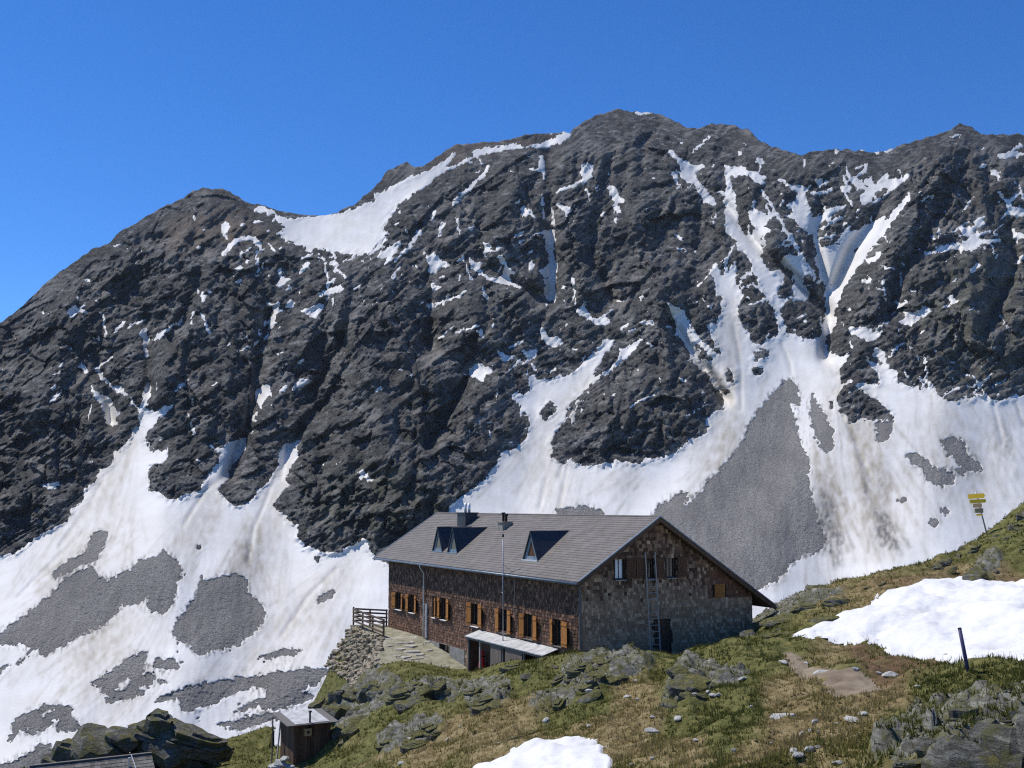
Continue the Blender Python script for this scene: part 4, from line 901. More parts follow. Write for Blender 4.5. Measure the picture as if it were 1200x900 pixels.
shutter(place_g, 3.12, 3.64, -3.46, -2.5, M['shutter_dark'], .03, 0)
shutter(place_g, 7.74, 8.37, -4.54, -3.87, M['shutter'], .0, 0)
# gable door
mb = MB()
for i in range(6):
    a = GDOOR[0] + .06 + i * .118; mb.box(a + .003, a + .115, .1, .14, GDOOR[2] + HZ, GDOOR[3] - .06 + HZ, r.uniform(.2, .9))
d_ = mb.build('door', M['brown_wood'], hut)
MB().box(GDOOR[1] - .2, GDOOR[1] - .08, .05, .098, -6.5 + HZ, -6.47 + HZ).build('handle', M['black'], d_)
mb = MB(); mb.box(GDOOR[0], GDOOR[0] + .055, .04, .2, GDOOR[2] + HZ, GDOOR[3] + HZ).box(GDOOR[1] - .055, GDOOR[1], .04, .2, GDOOR[2] + HZ, GDOOR[3] + HZ).box(GDOOR[0] + .055, GDOOR[1] - .055, .04, .2, GDOOR[3] - .055 + HZ, GDOOR[3] + HZ)
mb.build('door_frame', M['frame'], d_)
# plinth of concrete under the front wall
mb = MB()
for a, b, za, zb_, ta, tb in wall_cells(12.42, 18.9, -10.3, lambda y: -8.06 if y < 16.5 else -8.0, [FBAS]): mb.box(-.05, -.003, a, b, za + HZ, ta + HZ)
mb.build('plinth', M['concrete'], hut)
# roof: two slabs, courses of tiles, edges, gutter
Y0, Y1_ = -.45, 26.3; XL, XRr = -.35, 11.25
def slab(mb, xa, xb, ya, yb, lo, hi, r=.5):
    mb.hexa([P3(xa, ya, roof_z(xa) + lo), P3(xb, ya, roof_z(xb) + lo), P3(xb, yb, roof_z(xb) + lo), P3(xa, yb, roof_z(xa) + lo), P3(xa, ya, roof_z(xa) + hi), P3(xb, ya, roof_z(xb) + hi), P3(xb, yb, roof_z(xb) + hi), P3(xa, yb, roof_z(xa) + hi)], r); return mb
roof = slab(slab(MB(), XL, RX, Y0, Y1_, -.15, -.02), RX, XRr, Y0, Y1_, -.15, -.02).build('roof', M['brown_wood'], hut)
DORM = [(17.25, 18.75), (15.05, 16.45), (5.22, 6.82)]
mt = MB(); r = random.Random(9)
for side in (0, 1):
    x0, x1 = (XL, RX) if side == 0 else (XRr, RX)
    nrow = int(abs(x1 - x0) / math.cos(math.atan(SLOPE)) / .19); dx = (x1 - x0) / nrow
    for i in range(nrow):
        xa = x0 + dx * i; xb = x0 + dx * (i + 1.15) if i < nrow - 1 else x1
        y = Y0 - (i % 2) * .2; 
        while y < Y1_:
            ya, yb = max(y, Y0) + .003, min(y + .4, Y1_) - .003; y += .4
            if yb - ya < .05: continue
            h0 = .018 + r.uniform(0, .008)
            z0, z1 = roof_z(xa), roof_z(xb)
            mt.hexa([P3(xa, ya, z0 - .018), P3(xb, ya, z1 - .018), P3(xb, yb, z1 - .018), P3(xa, yb, z0 - .018), P3(xa, ya, z0 + h0), P3(xb, ya, z1 - .004), P3(xb, yb, z1 - .004), P3(xa, yb, z0 + h0)], r.uniform(.3, 1))
mt.build('roof_tiles', M['tile'], roof, kind='stuff')
MB().tube([P3(RX, Y0, RZP + .0), P3(RX, Y1_, RZP + .0)], .055, 8).build('ridge_cap', M['tile'], roof)
for x0, x1 in ((XL, RX), (XRr, RX)):
    for yy_, w_ in ((Y0, -1), (Y1_, 1)):
        m = MB(); a, b = (yy_ - .04, yy_ - .002) if w_ < 0 else (yy_ + .002, yy_ + .04)
        m.hexa([P3(x0, a, roof_z(x0) - .24), P3(x1, a, roof_z(x1) - .24), P3(x1, b, roof_z(x1) - .24), P3(x0, b, roof_z(x0) - .24), P3(x0, a, roof_z(x0) - .03), P3(x1, a, roof_z(x1) - .03), P3(x1, b, roof_z(x1) - .03), P3(x0, b, roof_z(x0) - .03)])
        m.build('barge_board', M['brown_wood'], roof)
        m = MB(); m.bar(P3(x0, (a + b) / 2, roof_z(x0) + .012), P3(x1, (a + b) / 2, roof_z(x1) + .012), .10, .05); m.build('verge_flashing', M['roof_edge'], roof)
zg = roof_z(XL) - .09
MB().tube([P3(XL - .07, Y0, zg), P3(XL - .07, Y1_, zg)], .068, 8).build('gutter', M['roof_edge'], roof, True)
MB().tube([P3(XRr + .07, Y0, roof_z(XRr) - .09), P3(XRr + .07, Y1_, roof_z(XRr) - .09)], .068, 8).build('gutter', M['roof_edge'], roof, True)
# dormers: steep tents of dark sheet with blue grey fronts
for i, (ya, yb) in enumerate(DORM):
    ym = (ya + yb) / 2; zt = -1.33; xf = .74; zb0 = roof_z(xf)
    dm = link('dormer', None, parent=hut); dm.location = (0, 0, 0)
    xt = RX - (RZP - zt) / SLOPE
    for s_, y_ in ((-1, ya), (1, yb)):
        m = MB(); o = (0, -.03 * -s_ * -1, 0)
        q = [P3(xf - .08, y_ + s_ * .05, zb0 - .03), P3(xf - .08, ym, zt + .02), P3(xt, ym, zt + .02), P3(xf, y_ + s_ * .05, zb0 - .08)]
        q2 = [(a, b - s_ * .05, c - .02) for a, b, c in q]
        m.add(q + q2, [(0, 1, 2, 3), (4, 7, 6, 5), (0, 4, 5, 1), (1, 5, 6, 2), (2, 6, 7, 3), (3, 7, 4, 0)]); m.build('dormer_roof_side', M['metal_dark'], dm)
    # front frame with a triangular window
    m = MB(); A_ = (ya + .03, zb0); B_ = (yb - .03, zb0); C_ = (ym, zt - .03)
    def lerp(p, q, k): return (p[0] + (q[0] - p[0]) * k, p[1] + (q[1] - p[1]) * k)
    G_ = ((A_[0] + B_[0] + C_[0]) / 3, zb0 + .30 * (zt - zb0))
    kk = .58; a2, b2, c2 = [lerp(G_, q, kk) for q in (A_, B_, C_)]
    out = [A_, B_, C_]; inn = [a2, b2, c2]
    vs = [P3(xf, *q) for q in out] + [P3(xf, *q) for q in inn] + [P3(xf + .06, *q) for q in out] + [P3(xf + .06, *q) for q in inn]
    fs = []
    for k in range(3):
        n = (k + 1) % 3; fs += [(k, n, 3 + n, 3 + k), (6 + k, 9 + k, 9 + n, 6 + n), (k, 6 + k, 6 + n, n), (3 + k, 3 + n, 9 + n, 9 + k)]
    m.add(vs, fs); fr_ = m.build('dormer_front', M['metal_blue'], dm)
    m = MB(); m.add([P3(xf + .03, *q) for q in inn] + [P3(xf + .045, *q) for q in inn], [(0, 1, 2), (3, 5, 4), (0, 3, 4, 1), (1, 4, 5, 2), (2, 5, 3, 0)])
    m.build('pane', M['shutter_dark'] if i == 2 else M['glass'], fr_)
    MB().box(xf - .14, xf + .02, ya - .04, yb + .04, zb0 - .07 + HZ, zb0 - .005 + HZ).build('apron_flashing', M['zinc'] if i == 2 else M['metal_blue'], dm)
# chimneys
ch = link('chimney', None, parent=hut, label='dark sheet clad chimney with two bright flue pipes')
MB().box(3.0, 3.85, 18.9, 20.15, roof_z(3.0) - .2 + HZ, -.52 + HZ).build('casing', M['metal_dark'], ch)
MB().box(2.94, 3.91, 18.84, 20.21, -.518 + HZ, -.46 + HZ).build('cap', M['metal_dark'], ch)
for y in (19.2, 19.75): MB().tube([P3(3.4, y, -.5), P3(3.4, y, .12)], .085, 10).build('flue_pipe', M['zinc'], ch, True)
ch = link('chimney', None, parent=hut, label='small masonry chimney with two dark pots')
MB().box(2.75, 3.35, 13.2, 13.85, roof_z(2.75) - .2 + HZ, -1.02 + HZ).build('stack', M['mortar'], ch)
MB().box(2.7, 3.4, 13.15, 13.9, -1.018 + HZ, -.96 + HZ).build('cap', M['mortar'], ch)
for x, y, h in ((3.05, 13.7, -.42), (3.05, 13.35, -.5)): MB().tube([P3(x, y, -1.0), P3(x, y, h - .15), P3(x, y, h - .14), P3(x, y, h)], [.075, .075, .12, .12], 10).build('chimney_pot', M['black'], ch, True)
# downpipe on the front
dp = MB().tube([P3(-.42, 18.15, zg - .02), P3(-.40, 18.15, zg - .2), P3(-.13, 18.16, zg - .55), P3(-.12, 18.18, -6.0), P3(-.12, 18.2, -7.95)], .045, 8).build('downpipe', M['zinc'], hut, True)
for zz in (-5.0, -6.9): MB().box(-.18, -.02, 18.1, 18.26, zz + HZ, zz + .04 + HZ).build('pipe_clip', M['steel'], dp)
MB().box(-.11, -.03, 17.72, 17.98, -7.98 + HZ, -5.95 + HZ).build('cable_duct', M['steel'], hut)

# things standing at the hut -----------------------------------------------------
def hutp(x, y, z): 
    gx, gy = loc(x, y); return Vector((gx, gy, z))
# lean-to wood store
LT0, LT1, LD = 2.0, 10.4, -.72
lt_o = hutp(0, 0, -9.7)
lean = thing('lean_to_shelter', 'low lean-to wood shelter with pale sheet roof against the hut wall', 'shelter', lt_o, HUT_RZ)
def L3(x, y, z): return (x, y, z + 9.7)
m = MB(); n = 9
for i in range(n):
    a = LT0 - .15 + (LT1 + .3 - LT0) * i / n + .006; b = LT0 - .15 + (LT1 + .3 - LT0) * (i + 1) / n - .006; rr = r.uniform(-.012, .012)
    q = MB(); q.hexa([L3(LD - .2, a, -7.06 + rr), L3(-.05, a, -6.80 + rr), L3(-.05, b, -6.80 - rr), L3(LD - .2, b, -7.06 - rr), L3(LD - .2, a, -7.02 + rr), L3(-.05, a, -6.76 + rr), L3(-.05, b, -6.76 - rr), L3(LD - .2, b, -7.02 - rr)])
    q.build('roof_sheet', M['white_sheet'], lean)
MB().bar(L3(LD - .12, LT0, -7.12), L3(LD - .12, LT1, -7.12), .06, .1).build('front_beam', M['grey_wood'], lean)
for y in (LT1 - .04, 8.93, 7.6, 6.28, 4.02, 2.1): MB().box(LD - .08, LD + .0, y - .05, y + .05, 0, 2.53).build('post', M['ladder'] if y == 8.93 else M['grey_wood'], lean)
for y0_, y1_ in ((6.34, 7.54), (4.1, 5.94)):
    y = y0_
    while y < y1_ - .05:
        wd = r.uniform(.12, .2); MB().box(LD - .115, LD - .085, y + .004, min(y + wd, y1_) - .004, r.uniform(.3, .45), 2.56).build('board', M['old_board'], lean); y += wd
MB().box(LD - .13, LD - .085, 7.7, LT1, .42, .55).build('base_board', M['grey_wood'], lean)
MB().box(LD, -.21, 7.0, LT1 - .1, .36, .42).build('floor_board', M['brown_wood'], lean)
MB().box(-.2, -.12, LT0, LT1, .3, 2.75).build('back_board', M['brown_wood'], lean)
m = MB(); m.box(LD + .02, -.13, LT1 - .06, LT1 - .03, .3, 2.5); m.build('side_board', M['brown_wood'], lean)
# red bundle, logs and jars inside
o = hutp(-.47, 9.3, -9.27); rb_ = thing('red_bundle', 'tall red bundle standing in the open left bay of the lean-to', 'bundle', o, HUT_RZ)
m = MB(); zz = 0
pr = [(.16, 0), (.19, .1), (.2, .35), (.17, .62), (.19, .8), (.15, 1.1), (.13, 1.45), (.07, 1.62)]
m.tube([(0.01 * math.sin(i * 2.1), .02 * math.cos(i * 1.7), h) for i, (q, h) in enumerate(pr)], [q for q, h in pr], 12); m.build('cover', M['red'], rb_, True)
for zz in (.7, 1.28): MB().tube([(0, 0, zz - .02), (0, 0, zz + .02)], .19, 12).build('strap', M['black'], rb_, True)
for i, (y, h) in enumerate(((8.6, .5), (8.25, .62), (7.9, .45))):
    c = hutp(-.46, y, -9.27); mm = MB()
    mm.tube([(0, 0, 0), (0, 0, h)], .13, 10)
    link('log_block', mm.mesh(True), M['grey_wood'] if i != 1 else M['brown_wood'], label=['short upright log nearest the red bundle', 'tallest upright log in the lean-to bay', 'short upright log beside the grey boards'][i], cat='log').location = c
# aerial mast with stay wire
o = hutp(LD + .2, 6.75, -6.9); mast = thing('aerial_mast', 'thin grey aerial mast rising from the lean-to roof', 'mast', o, HUT_RZ)
MB().tube([(0, 0, -.15), (0, 0, 5.15)], [.032, .026], 8).build('pole', M['steel'], mast, True)
MB().tube([(0, 0, 5.25), (0, 0, 5.42)], .05, 8).build('cap', M['black'], mast, True)
MB().tube([(0, 0, 3.9), (.35, -1.2, 3.15), (.9, -2.0, 3.52), (1.2, -2.35, 4.0)], .012, 5).build('stay_wire', M['black'], mast)
MB().tube([(.02, .0, 2.4), (.05, .25, 2.42), (.05, .28, 2.4)], .02, 5).build('bracket', M['steel'], mast)
MB().tube([(.36, -.5, 3.35), (.4, -.52, 2.6), (.38, -.48, 1.7), (.4, -.5, 1.2)], .015, 5).build('cable', M['steel'], mast)
# ladder on the gable
o = hutp(3.88, -.14, -7.2); lad = thing('wooden_ladder', 'tall pale wooden ladder leaning on the gable wall', 'ladder', o, HUT_RZ)
for x in (-.28, .28): MB().bar((x, -.35, -.25), (x, .02, 4.95), .04, .05).build('rail', M['ladder'], lad)
for i in range(13):
    zz = .05 + i * .3; yy_ = -.35 + (zz + .25) / 5.2 * .37
    MB().tube([(-.28, yy_, zz), (.28, yy_, zz)], .017, 6).build('rung', M['ladder'], lad)

# dry stone retaining wall of the terrace, paving stones, railing --------------------
wall = thing('dry_stone_wall', 'rubble dry stone wall holding up the terrace below the railing', 'wall', hutp(-3.2, 20, -10.5))
wo_ = np.array(wall.location)
r = random.Random(21)
def rock_verts(sub, r, planes=14, flat=(1, 1, 1), rough=0.05, lay=0.0):
    """angular stone: a cut ball, foliated when lay > 0"""
    bm = bmesh.new(); bmesh.ops.create_icosphere(bm, subdivisions=sub, radius=1.0)
    V_ = np.array([q.co[:] for q in bm.verts]); F_ = np.array([[q.index for q in f.verts] for f in bm.faces]); bm.free()
    N_ = np.array([[r.gauss(0, 1) for _ in range(3)] for _ in range(planes)]); N_ /= np.linalg.norm(N_, axis=1)[:, None]
    D_ = np.array([r.uniform(.62, 1.0) for _ in range(planes)])
    dots = V_ @ N_.T; rad = np.where(dots > 0.05, D_ / np.maximum(dots, .05), 9).min(1); rad = np.minimum(rad, 1.25)
    V_ = V_ * rad[:, None]
    o_ = r.uniform(0, 50)
    nz = fbm(V_[:, 0] * 2.2 + o_ + V_[:, 2], V_[:, 1] * 2.2 - V_[:, 2] * 1.3, 3, 2)
    V_ = V_ * (1 + rough * 2.2 * nz)[:, None]
    if lay > 0:
        nl = r.uniform(5, 8); ph = V_[:, 2] * nl + 1.2 * fbm(V_[:, 0] * 1.4 + o_, V_[:, 1] * 1.4, 2, 5); fr_ = ph - np.floor(ph)
        k = 1 + lay * (np.sin(np.floor(ph) * 12.9898 + o_) * .6 + (fr_ - .5) * .35)
        V_[:, 0] *= k; V_[:, 1] *= k
    return V_ * np.array(flat), F_
SMALL = [rock_verts(1, random.Random(300 + i), 9, (1, .9, .6), .04) for i in range(8)]
def rotm(a, b, c): return np.array(Matrix.Rotation(a, 3, 'Z') @ Matrix.Rotation(b, 3, 'X') @ Matrix.Rotation(c, 3, 'Y'))
vs, fs, n0 = [], [], 0
edge_pts = [(-4.3, 12.9), (-4.5, 14.6), (-2.45, 19.0), (-1.85, 26.6)]
seg = [(edge_pts[i], edge_pts[i + 1]) for i in range(3)]
for (a, b) in seg:
    L_ = math.hypot(b[0] - a[0], b[1] - a[1]); nx, ny = -(b[1] - a[1]) / L_, (b[0] - a[0]) / L_
    for k in range(int(L_ / .27)):
        for j in range(11):
            t_ = (k + r.uniform(.2, .8)) / int(L_ / .27); dd = j * .16 + r.uniform(-.09, .09)
            if dd > 1.75: continue
            s_ = a[0] + (b[0] - a[0]) * t_ + nx * dd; q_ = a[1] + (b[1] - a[1]) * t_ + ny * dd
            p = hutp(s_, q_, float(terr_z(q_)) - .06 - 1.5 * dd)
            V_, F_ = SMALL[r.randrange(8)]; sc = r.choice((.1, .14, .18, .26)) * r.uniform(.8, 1.2)
            W_ = (V_ * sc) @ rotm(r.uniform(0, 6), r.uniform(-.3, .3), r.uniform(-.3, .3)).T + np.array(p) - wo_
            vs.append(W_); fs.append(F_ + n0); n0 += len(W_)
link('wall_stones', mesh_from(np.concatenate(vs), np.concatenate(fs)), simple('rubble_stone', (0.15, 0.122, 0.08), (0.44, 0.375, 0.28), 2.2, 0.9, bump=0.02), wall, kind='stuff')

def on_terrace(px, py):
    u, tt = dirs(px, py)
    for y in np.arange(48, 76, .05):
        x = u * y; t_ = -(x - 3.116) * 0.46181 + (y - 50) * 0.88698
        if tt * y <= float(terr_z(t_)): return Vector((x, y, float(terr_z(t_))))
    return spot(px, py)
pav = thing('stone_paving', 'flat pale paving stones laid across the grassy terrace by the hut', 'paving', on_terrace(482, 765), HUT_RZ)
pinv = (Matrix.Translation(pav.location) @ Matrix.Rotation(HUT_RZ, 4, 'Z')).inverted()
for X_, Y_, w_ in [(530,470,70),(560,505,60),(470,530,55),(580,550,70),(520,600,60),(640,580,55),(640,610,50),(520,635,45),(620,660,65),(620,700,60),(575,620,40),(380,500,50),(390,440,55),(450,585,50),(850,680,55),(850,705,50),(600,430,45),(470,430,40),(735,540,40),(710,470,36),(455,480,40),(700,600,30),(560,690,34)]:
    p = pinv @ on_terrace(405 + X_ / 7.5, 690 + Y_ / 7.5); wd = w_ / 7.5 / 1250 * 62 * 1.15
    n = r.randint(6, 8); a0 = r.uniform(0, 6); rad_ = [wd * r.uniform(.75, 1.12) for _ in range(n)]
    m = MB(); bot = [(p.x + rad_[i] * math.cos(a0 + 6.283 * i / n), p.y + 1.15 * rad_[i] * math.sin(a0 + 6.283 * i / n), p.z - .04) for i in range(n)]
    h_ = r.uniform(.015, .05); top_ = [(p.x + (x - p.x) * .93, p.y + (y - p.y) * .93, p.z + h_ + r.uniform(-.01, .01)) for x, y, z in bot]
    m.add(bot + top_, [tuple(range(n))[::-1], tuple(range(n, 2 * n))] + [(i, (i + 1) % n, n + (i + 1) % n, n + i) for i in range(n)]); m.build('paving_stone', M['paving'], pav)

rail = thing('wooden_railing', 'brown wooden railing at the far corner of the terrace', 'railing', hutp(-1.75, 26.3, -8.0), HUT_RZ)
def RL(x, y, z): return (x + 1.75, y - 26.3, z + 8.0)
A0, B0, C0 = (-1.75, 26.3), (-2.25, 19.3), (-.05, 24.62)
for (x, y), h_ in (((A0), 1.25), ((-1.92, 24.0), 1.12), ((-2.08, 21.7), 1.12), (B0, 1.12), ((-.9, 25.45), 1.15), (C0, 1.15)):
    m = MB(); m.bar(RL(x, y, -8.25), RL(x, y, -8 + h_), .09, .09, r=.5); m.build('post', M['rail_wood'], rail)
for zz in (.35, .62, .88, 1.1):
    for a, b, o_ in ((A0, B0, -.075), (A0, C0, .075)):
        m = MB(); m.bar(RL(a[0] + o_, a[1] - .05, -8 + zz + .02), RL(b[0] + o_, b[1], -8 + zz - .02), .045, .11, r=.7); m.build('rail', M['rail_wood'], rail)

# small plank shed below the cliff -----------------------------------------------
u_, t__ = dirs(343.5, 895)
SX, SY, SZ = u_ * 50.5, 50.5, t__ * 50.5
shed = thing('plank_shed', 'small dark plank shed with a bright sheet roof below the rock', 'shed', (SX, SY, SZ), HUT_RZ)
SW, SDp, SHt = 1.75, 2.2, 1.66
m = MB()
for i in range(11):
    a = SW * i / 11; MB().box(a + .004, a + SW / 11 - .004, 0, .03, -.6, SHt, r.uniform(.2, 1)).build('board', M['brown_wood'], shed)
for i in range(13):
    a = .032 + (SDp - .032) * i / 13; b = a + (SDp - .032) / 13
    MB().box(-.0, .03, a + .004, b - .004, -.6, SHt + .05 + .05 * i / 13, r.uniform(.2, 1)).build('board', M['brown_wood'], shed)
MB().box(.03, SW, SDp - .03, SDp, -.6, SHt + .08).build('back_wall', M['brown_wood'], shed)
MB().box(SW - .03, SW, .035, SDp - .035, -.6, SHt + .04).build('side_wall', M['brown_wood'], shed)
def sroof(x0, x1, y0, y1, lo, hi, mat, nm):
    z = lambda y: SHt + .06 + (y + .3) * .05
    m = MB(); m.hexa([(x0, y0, z(y0) + lo), (x1, y0, z(y0) + lo), (x1, y1, z(y1) + lo), (x0, y1, z(y1) + lo), (x0, y0, z(y0) + hi), (x1, y0, z(y0) + hi), (x1, y1, z(y1) + hi), (x0, y1, z(y1) + hi)]); return m.build(nm, mat, shed)
for i in range(6): sroof(-.4 + i * .41 + .004, -.4 + (i + 1) * .41 - .004, -.3, SDp + .3, 0, .035, M['grey_wood'], 'roof_plank')
for i in range(3): sroof(0 + i * .55 + .006, 0 + (i + 1) * .55 - .006, -.2 + .03 * i, SDp + .25, .04, .06, M['white_sheet'], 'roof_sheet')
MB().tube([(-.42, SDp - .1, -.6), (-.42, SDp - .1, SHt + .1)], .035, 6).build('prop', M['grey_wood'], shed)
MB().bar((-.34, SDp - .6, -.4), (-.1, SDp - .3, SHt - .1), .05, .1).build('brace', M['ladder'], shed)
MB().tube([(.72, -.1, SHt - .3), (.72, -.1, SHt + .62)], .045, 8).build('stovepipe', M['black'], shed, True)
MB().tube([(.72, -.1, SHt + .6), (.72, -.1, SHt + .66)], [.1, .06], 8).build('pipe_cap', M['black'], shed, True)
bxx = MB().box(.47, .78, -.2, -.005, SHt - .45, SHt - .12).build('yellow_box', M['sign_brown'], shed)
MB().box(.57, .68, -.215, -.201, SHt - .34, SHt - .23).build('hole', M['black'], bxx)
# shingled roof of a hut lower down, cut by the frame
lo_o = Vector((-19.9, 45.6, -13.9))
low = thing('shingle_roofed_hut', 'small hut at the bottom left showing only its grey shingle roof', 'hut', lo_o, HUT_RZ + .03)
LZ = 3.2
MB().box(.15, 4.6, -2.3, -.15, -1.6, LZ - 1.55).build('wall', M['brown_wood'], low)
m = MB(); m.add([(.18, -2.28, LZ - 1.56), (.18, -.17, LZ - 1.56), (.18, -.17, LZ - .2), (4.58, -2.28, LZ - 1.56), (4.58, -.17, LZ - 1.56), (4.58, -.17, LZ - .2)], [(0, 2, 1), (3, 4, 5), (0, 1, 4, 3), (1, 2, 5, 4), (2, 0, 3, 5)]); m.build('gable_boards', M['brown_wood'], low)
m = MB(); m.hexa([(0, -2.7, LZ - 1.55), (4.75, -2.7, LZ - 1.55), (4.75, 0, LZ - .08), (0, 0, LZ - .08), (0, -2.7, LZ - 1.5), (4.75, -2.7, LZ - 1.5), (4.75, 0, LZ - .03), (0, 0, LZ - .03)]); rf = m.build('roof', M['brown_wood'], low)
m = MB(); r = random.Random(5)
for i in range(15):
    y0_ = -2.75 + i * .184; x = -.05
    while x < 4.8:
        wd = r.uniform(.12, .3); x1_ = min(x + wd, 4.82); z0_ = LZ - .03 + y0_ * .5444; z1_ = LZ - .03 + min(y0_ + .23, 0) * .5444
        m.hexa([(x, y0_, z0_), (x1_ - .006, y0_, z0_), (x1_ - .006, min(y0_ + .23, 0), z1_), (x, min(y0_ + .23, 0), z1_), (x, y0_, z0_ + .03), (x1_ - .006, y0_, z0_ + .03), (x1_ - .006, min(y0_ + .23, 0), z1_ + .01), (x, min(y0_ + .23, 0), z1_ + .01)], r.random()); x += wd
m.build('shingles', M['grey_wood'], rf, kind='stuff')
MB().bar((-.05, -.02, LZ + .0), (4.82, -.02, LZ + .0), .16, .04).build('ridge_board', M['grey_wood'], rf)
MB().box(3.75, 3.85, -.65, -.55, LZ - .4, LZ + .02).build('vent', M['zinc'], low); MB().bar((3.95, -.1, LZ + .03), (4.1, -1.6, LZ - .80), .03, .03).build('cable', M['zinc'], low)

# signpost on the ridge and marker pole --------------------------------------------
p = spot(1157, 627); kx = p.y / FPX
sign = thing('trail_signpost', 'leaning trail signpost with yellow and brown arrow boards on the grassy ridge', 'signpost', p)
def SP_(px, py, d=0): return ((px - 1157) * kx, d, -(py - 627) * kx)
MB().tube([SP_(1158, 633), SP_(1146.2, 577.5)], .045, 8).build('post', M['steel'], sign, True)
def board(cx, cy, w_, h_, mat, tip=True, sk=0.0, nm='arrow_board'):
    c = SP_(cx, cy, -.07); a = w_ * kx / 2; b = h_ * kx / 2; tp_ = .5 * b if tip else 0
    pts = [(-a, -b + sk * -a), (a - tp_, -b + sk * a), (a, sk * a), (a - tp_, b + sk * a), (-a, b - sk * a)]
    yw = -0.8; cy_, sy_ = math.cos(yw), math.sin(yw)
    pts = [(x * 1.05, z) for x, z in pts]
    vs_ = [(c[0] + x * cy_ - d * sy_, x * sy_ + d * cy_, c[2] + z) for d in (-.08, -.05) for x, z in pts]
    m = MB(); m.add(vs_, [(0, 1, 2, 3, 4), (9, 8, 7, 6, 5)] + [(i, i + 5, (i + 1) % 5 + 5, (i + 1) % 5) for i in range(5)]); return m.build(nm, mat, sign)
board(1147.3, 582.4, 18.5, 5.4, M['yellow'], True, .06); board(1148.6, 588.3, 18, 4.2, M['yellow'], True, .05)
board(1147.8, 593.3, 9.5, 4.8, M['sign_brown'], False, .03); board(1149.2, 599.2, 9.4, 5.2, M['sign_brown'], False, .03); board(1149.6, 604.0, 6.5, 2.2, M['yellow'], False, .12)
p = spot(1135, 787); kx = p.y / FPX
pole = thing('marker_pole', 'short dark blue pole leaning in front of the large snow patch', 'pole', p)
MB().tube([(.03, 0, -.3), (-7 * kx, .05, 47 * kx)], [.055, .05], 10).build('shaft', M['pole_blue'], pole, True)
MB().tube([(-7 * kx, .05, 47 * kx), (-7.15 * kx, .05, 47 * kx + .03)], [.052, .05], 10).build('cap', M['black'], pole, True)

# rock outcrops -------------------------------------------------------------------
def slab_block(r, a, b, c):
    """foliated block: stepped layers with a cut outline"""
    n = 16; L_ = r.randint(4, 7)
    ang = [2 * math.pi * (i + r.uniform(-.3, .3)) / n for i in range(n)]
    pl = [(r.uniform(0, 6.283), r.uniform(.6, .95)) for _ in range(7)]
    def rad(t_): return min([1.15] + [d / max(math.cos(t_ - q), .2) for q, d in pl])
    R_ = [rad(t_) for t_ in ang]
    zs = sorted([-1, 1] + [r.uniform(-1, 1) for _ in range(L_ - 1)])
    vs = []; 
    for i in range(L_):
        zm = (zs[i] + zs[i + 1]) / 2; s_ = (1 - .45 * max(zm, 0) ** 2 - .2 * zm * zm) * r.uniform(.8, 1.12); ox, oy = r.uniform(-.12, .12), r.uniform(-.12, .12)
        jit = [r.uniform(.9, 1.1) for _ in range(n)]
        for z_, sc in ((zs[i], s_ * r.uniform(.93, 1)), (zs[i + 1], s_ * r.uniform(.88, .98))):
            for k in range(n):
                vs.append(((R_[k] * jit[k] * sc * math.cos(ang[k]) + ox) * a, (R_[k] * jit[k] * sc * math.sin(ang[k]) + oy) * b, (z_ + .06 * R_[k] * math.sin(3 * ang[k] + i)) * c))
    q = L_ * 2; fs = []
    for i in range(q - 1):
        for k in range(n):
            k2 = (k + 1) % n; fs.append((i * n + k, i * n + k2, (i + 1) * n + k2)); fs.append((i * n + k, (i + 1) * n + k2, (i + 1) * n + k))
    vs += [(0, 0, -c), (0, 0, c * 1.04)]
    for k in range(n):
        k2 = (k + 1) % n; fs.append((q * n, k2, k)); fs.append((q * n + 1, (q - 1) * n + k, (q - 1) * n + k2))
    return np.array(vs), np.array(fs)
def crag(name, label, pieces, seed, tilt=(0.0, 0.25, 0.3), lay=.10, mat='schist', at_y=None, sub=3, sink=.68, fwd=0.0, slabs=.5):
    r = random.Random(seed); root = None
    for px, py, w_, h_ in pieces:
        if at_y:
            u, tt = dirs(px, py + h_ * .25); p = Vector((u * at_y, at_y, tt * at_y))
        else: p = spot(px, py + h_ * .35)
        k = p.y / FPX
        a = w_ * k * .52; c = h_ * k * .60; b = min(a, max(c * 1.5, a * .55))
        if not at_y and len(pieces) > 1: p = p - Vector((0, fwd, c * sink))
        if lay >= .08 and r.random() < slabs: V_, F_ = slab_block(r, a * 1.1, b * 1.1, c)
        else: V_, F_ = rock_verts(sub, r, 15, (a, b, c), .06, lay)
        W_ = V_ @ rotm(r.uniform(-.5, .5) + tilt[0], tilt[1] + r.uniform(-.12, .12), tilt[2] + r.uniform(-.12, .12)).T
        me = mesh_from(W_, F_, False)
        if len(pieces) == 1:
            root = link(name, me, M[mat], label=label, cat='rock'); root.location = p; continue
        if root is None: root = thing(name, label, 'rock', (p.x, p.y, p.z - h_ * k * .4))
        o = link('block', me, M[mat], root); o.location = p - root.location
    return root
def auto(poly, n, w_, h_, seed):
    """scatter pieces inside an outline"""
    r = random.Random(seed); P_ = np.array(poly, float); out = []
    m_ = np.zeros((FH, FW)); fill(m_, poly); ys, xs = np.nonzero(m_)
    for i in range(max(3, int(n * .75))):
        k = r.randrange(len(xs)); out.append((xs[k] + FX0, ys[k] + FY0, w_ * r.uniform(.6, 1.4), h_ * r.uniform(.6, 1.4)))
    return out
crag('rock_outcrop', 'dark lichen covered outcrop at far left above the shingle roof', [(112, 868, 70, 44), (88, 882, 60, 30), (130, 876, 60, 40), (70, 893, 40, 22), (145, 862, 34, 26)] + auto([(70, 880), (120, 855), (150, 870), (100, 890)], 5, 34, 12, 4), 44, (.2, .15, .32), .2, 'bare_schist', at_y=55, slabs=.35)
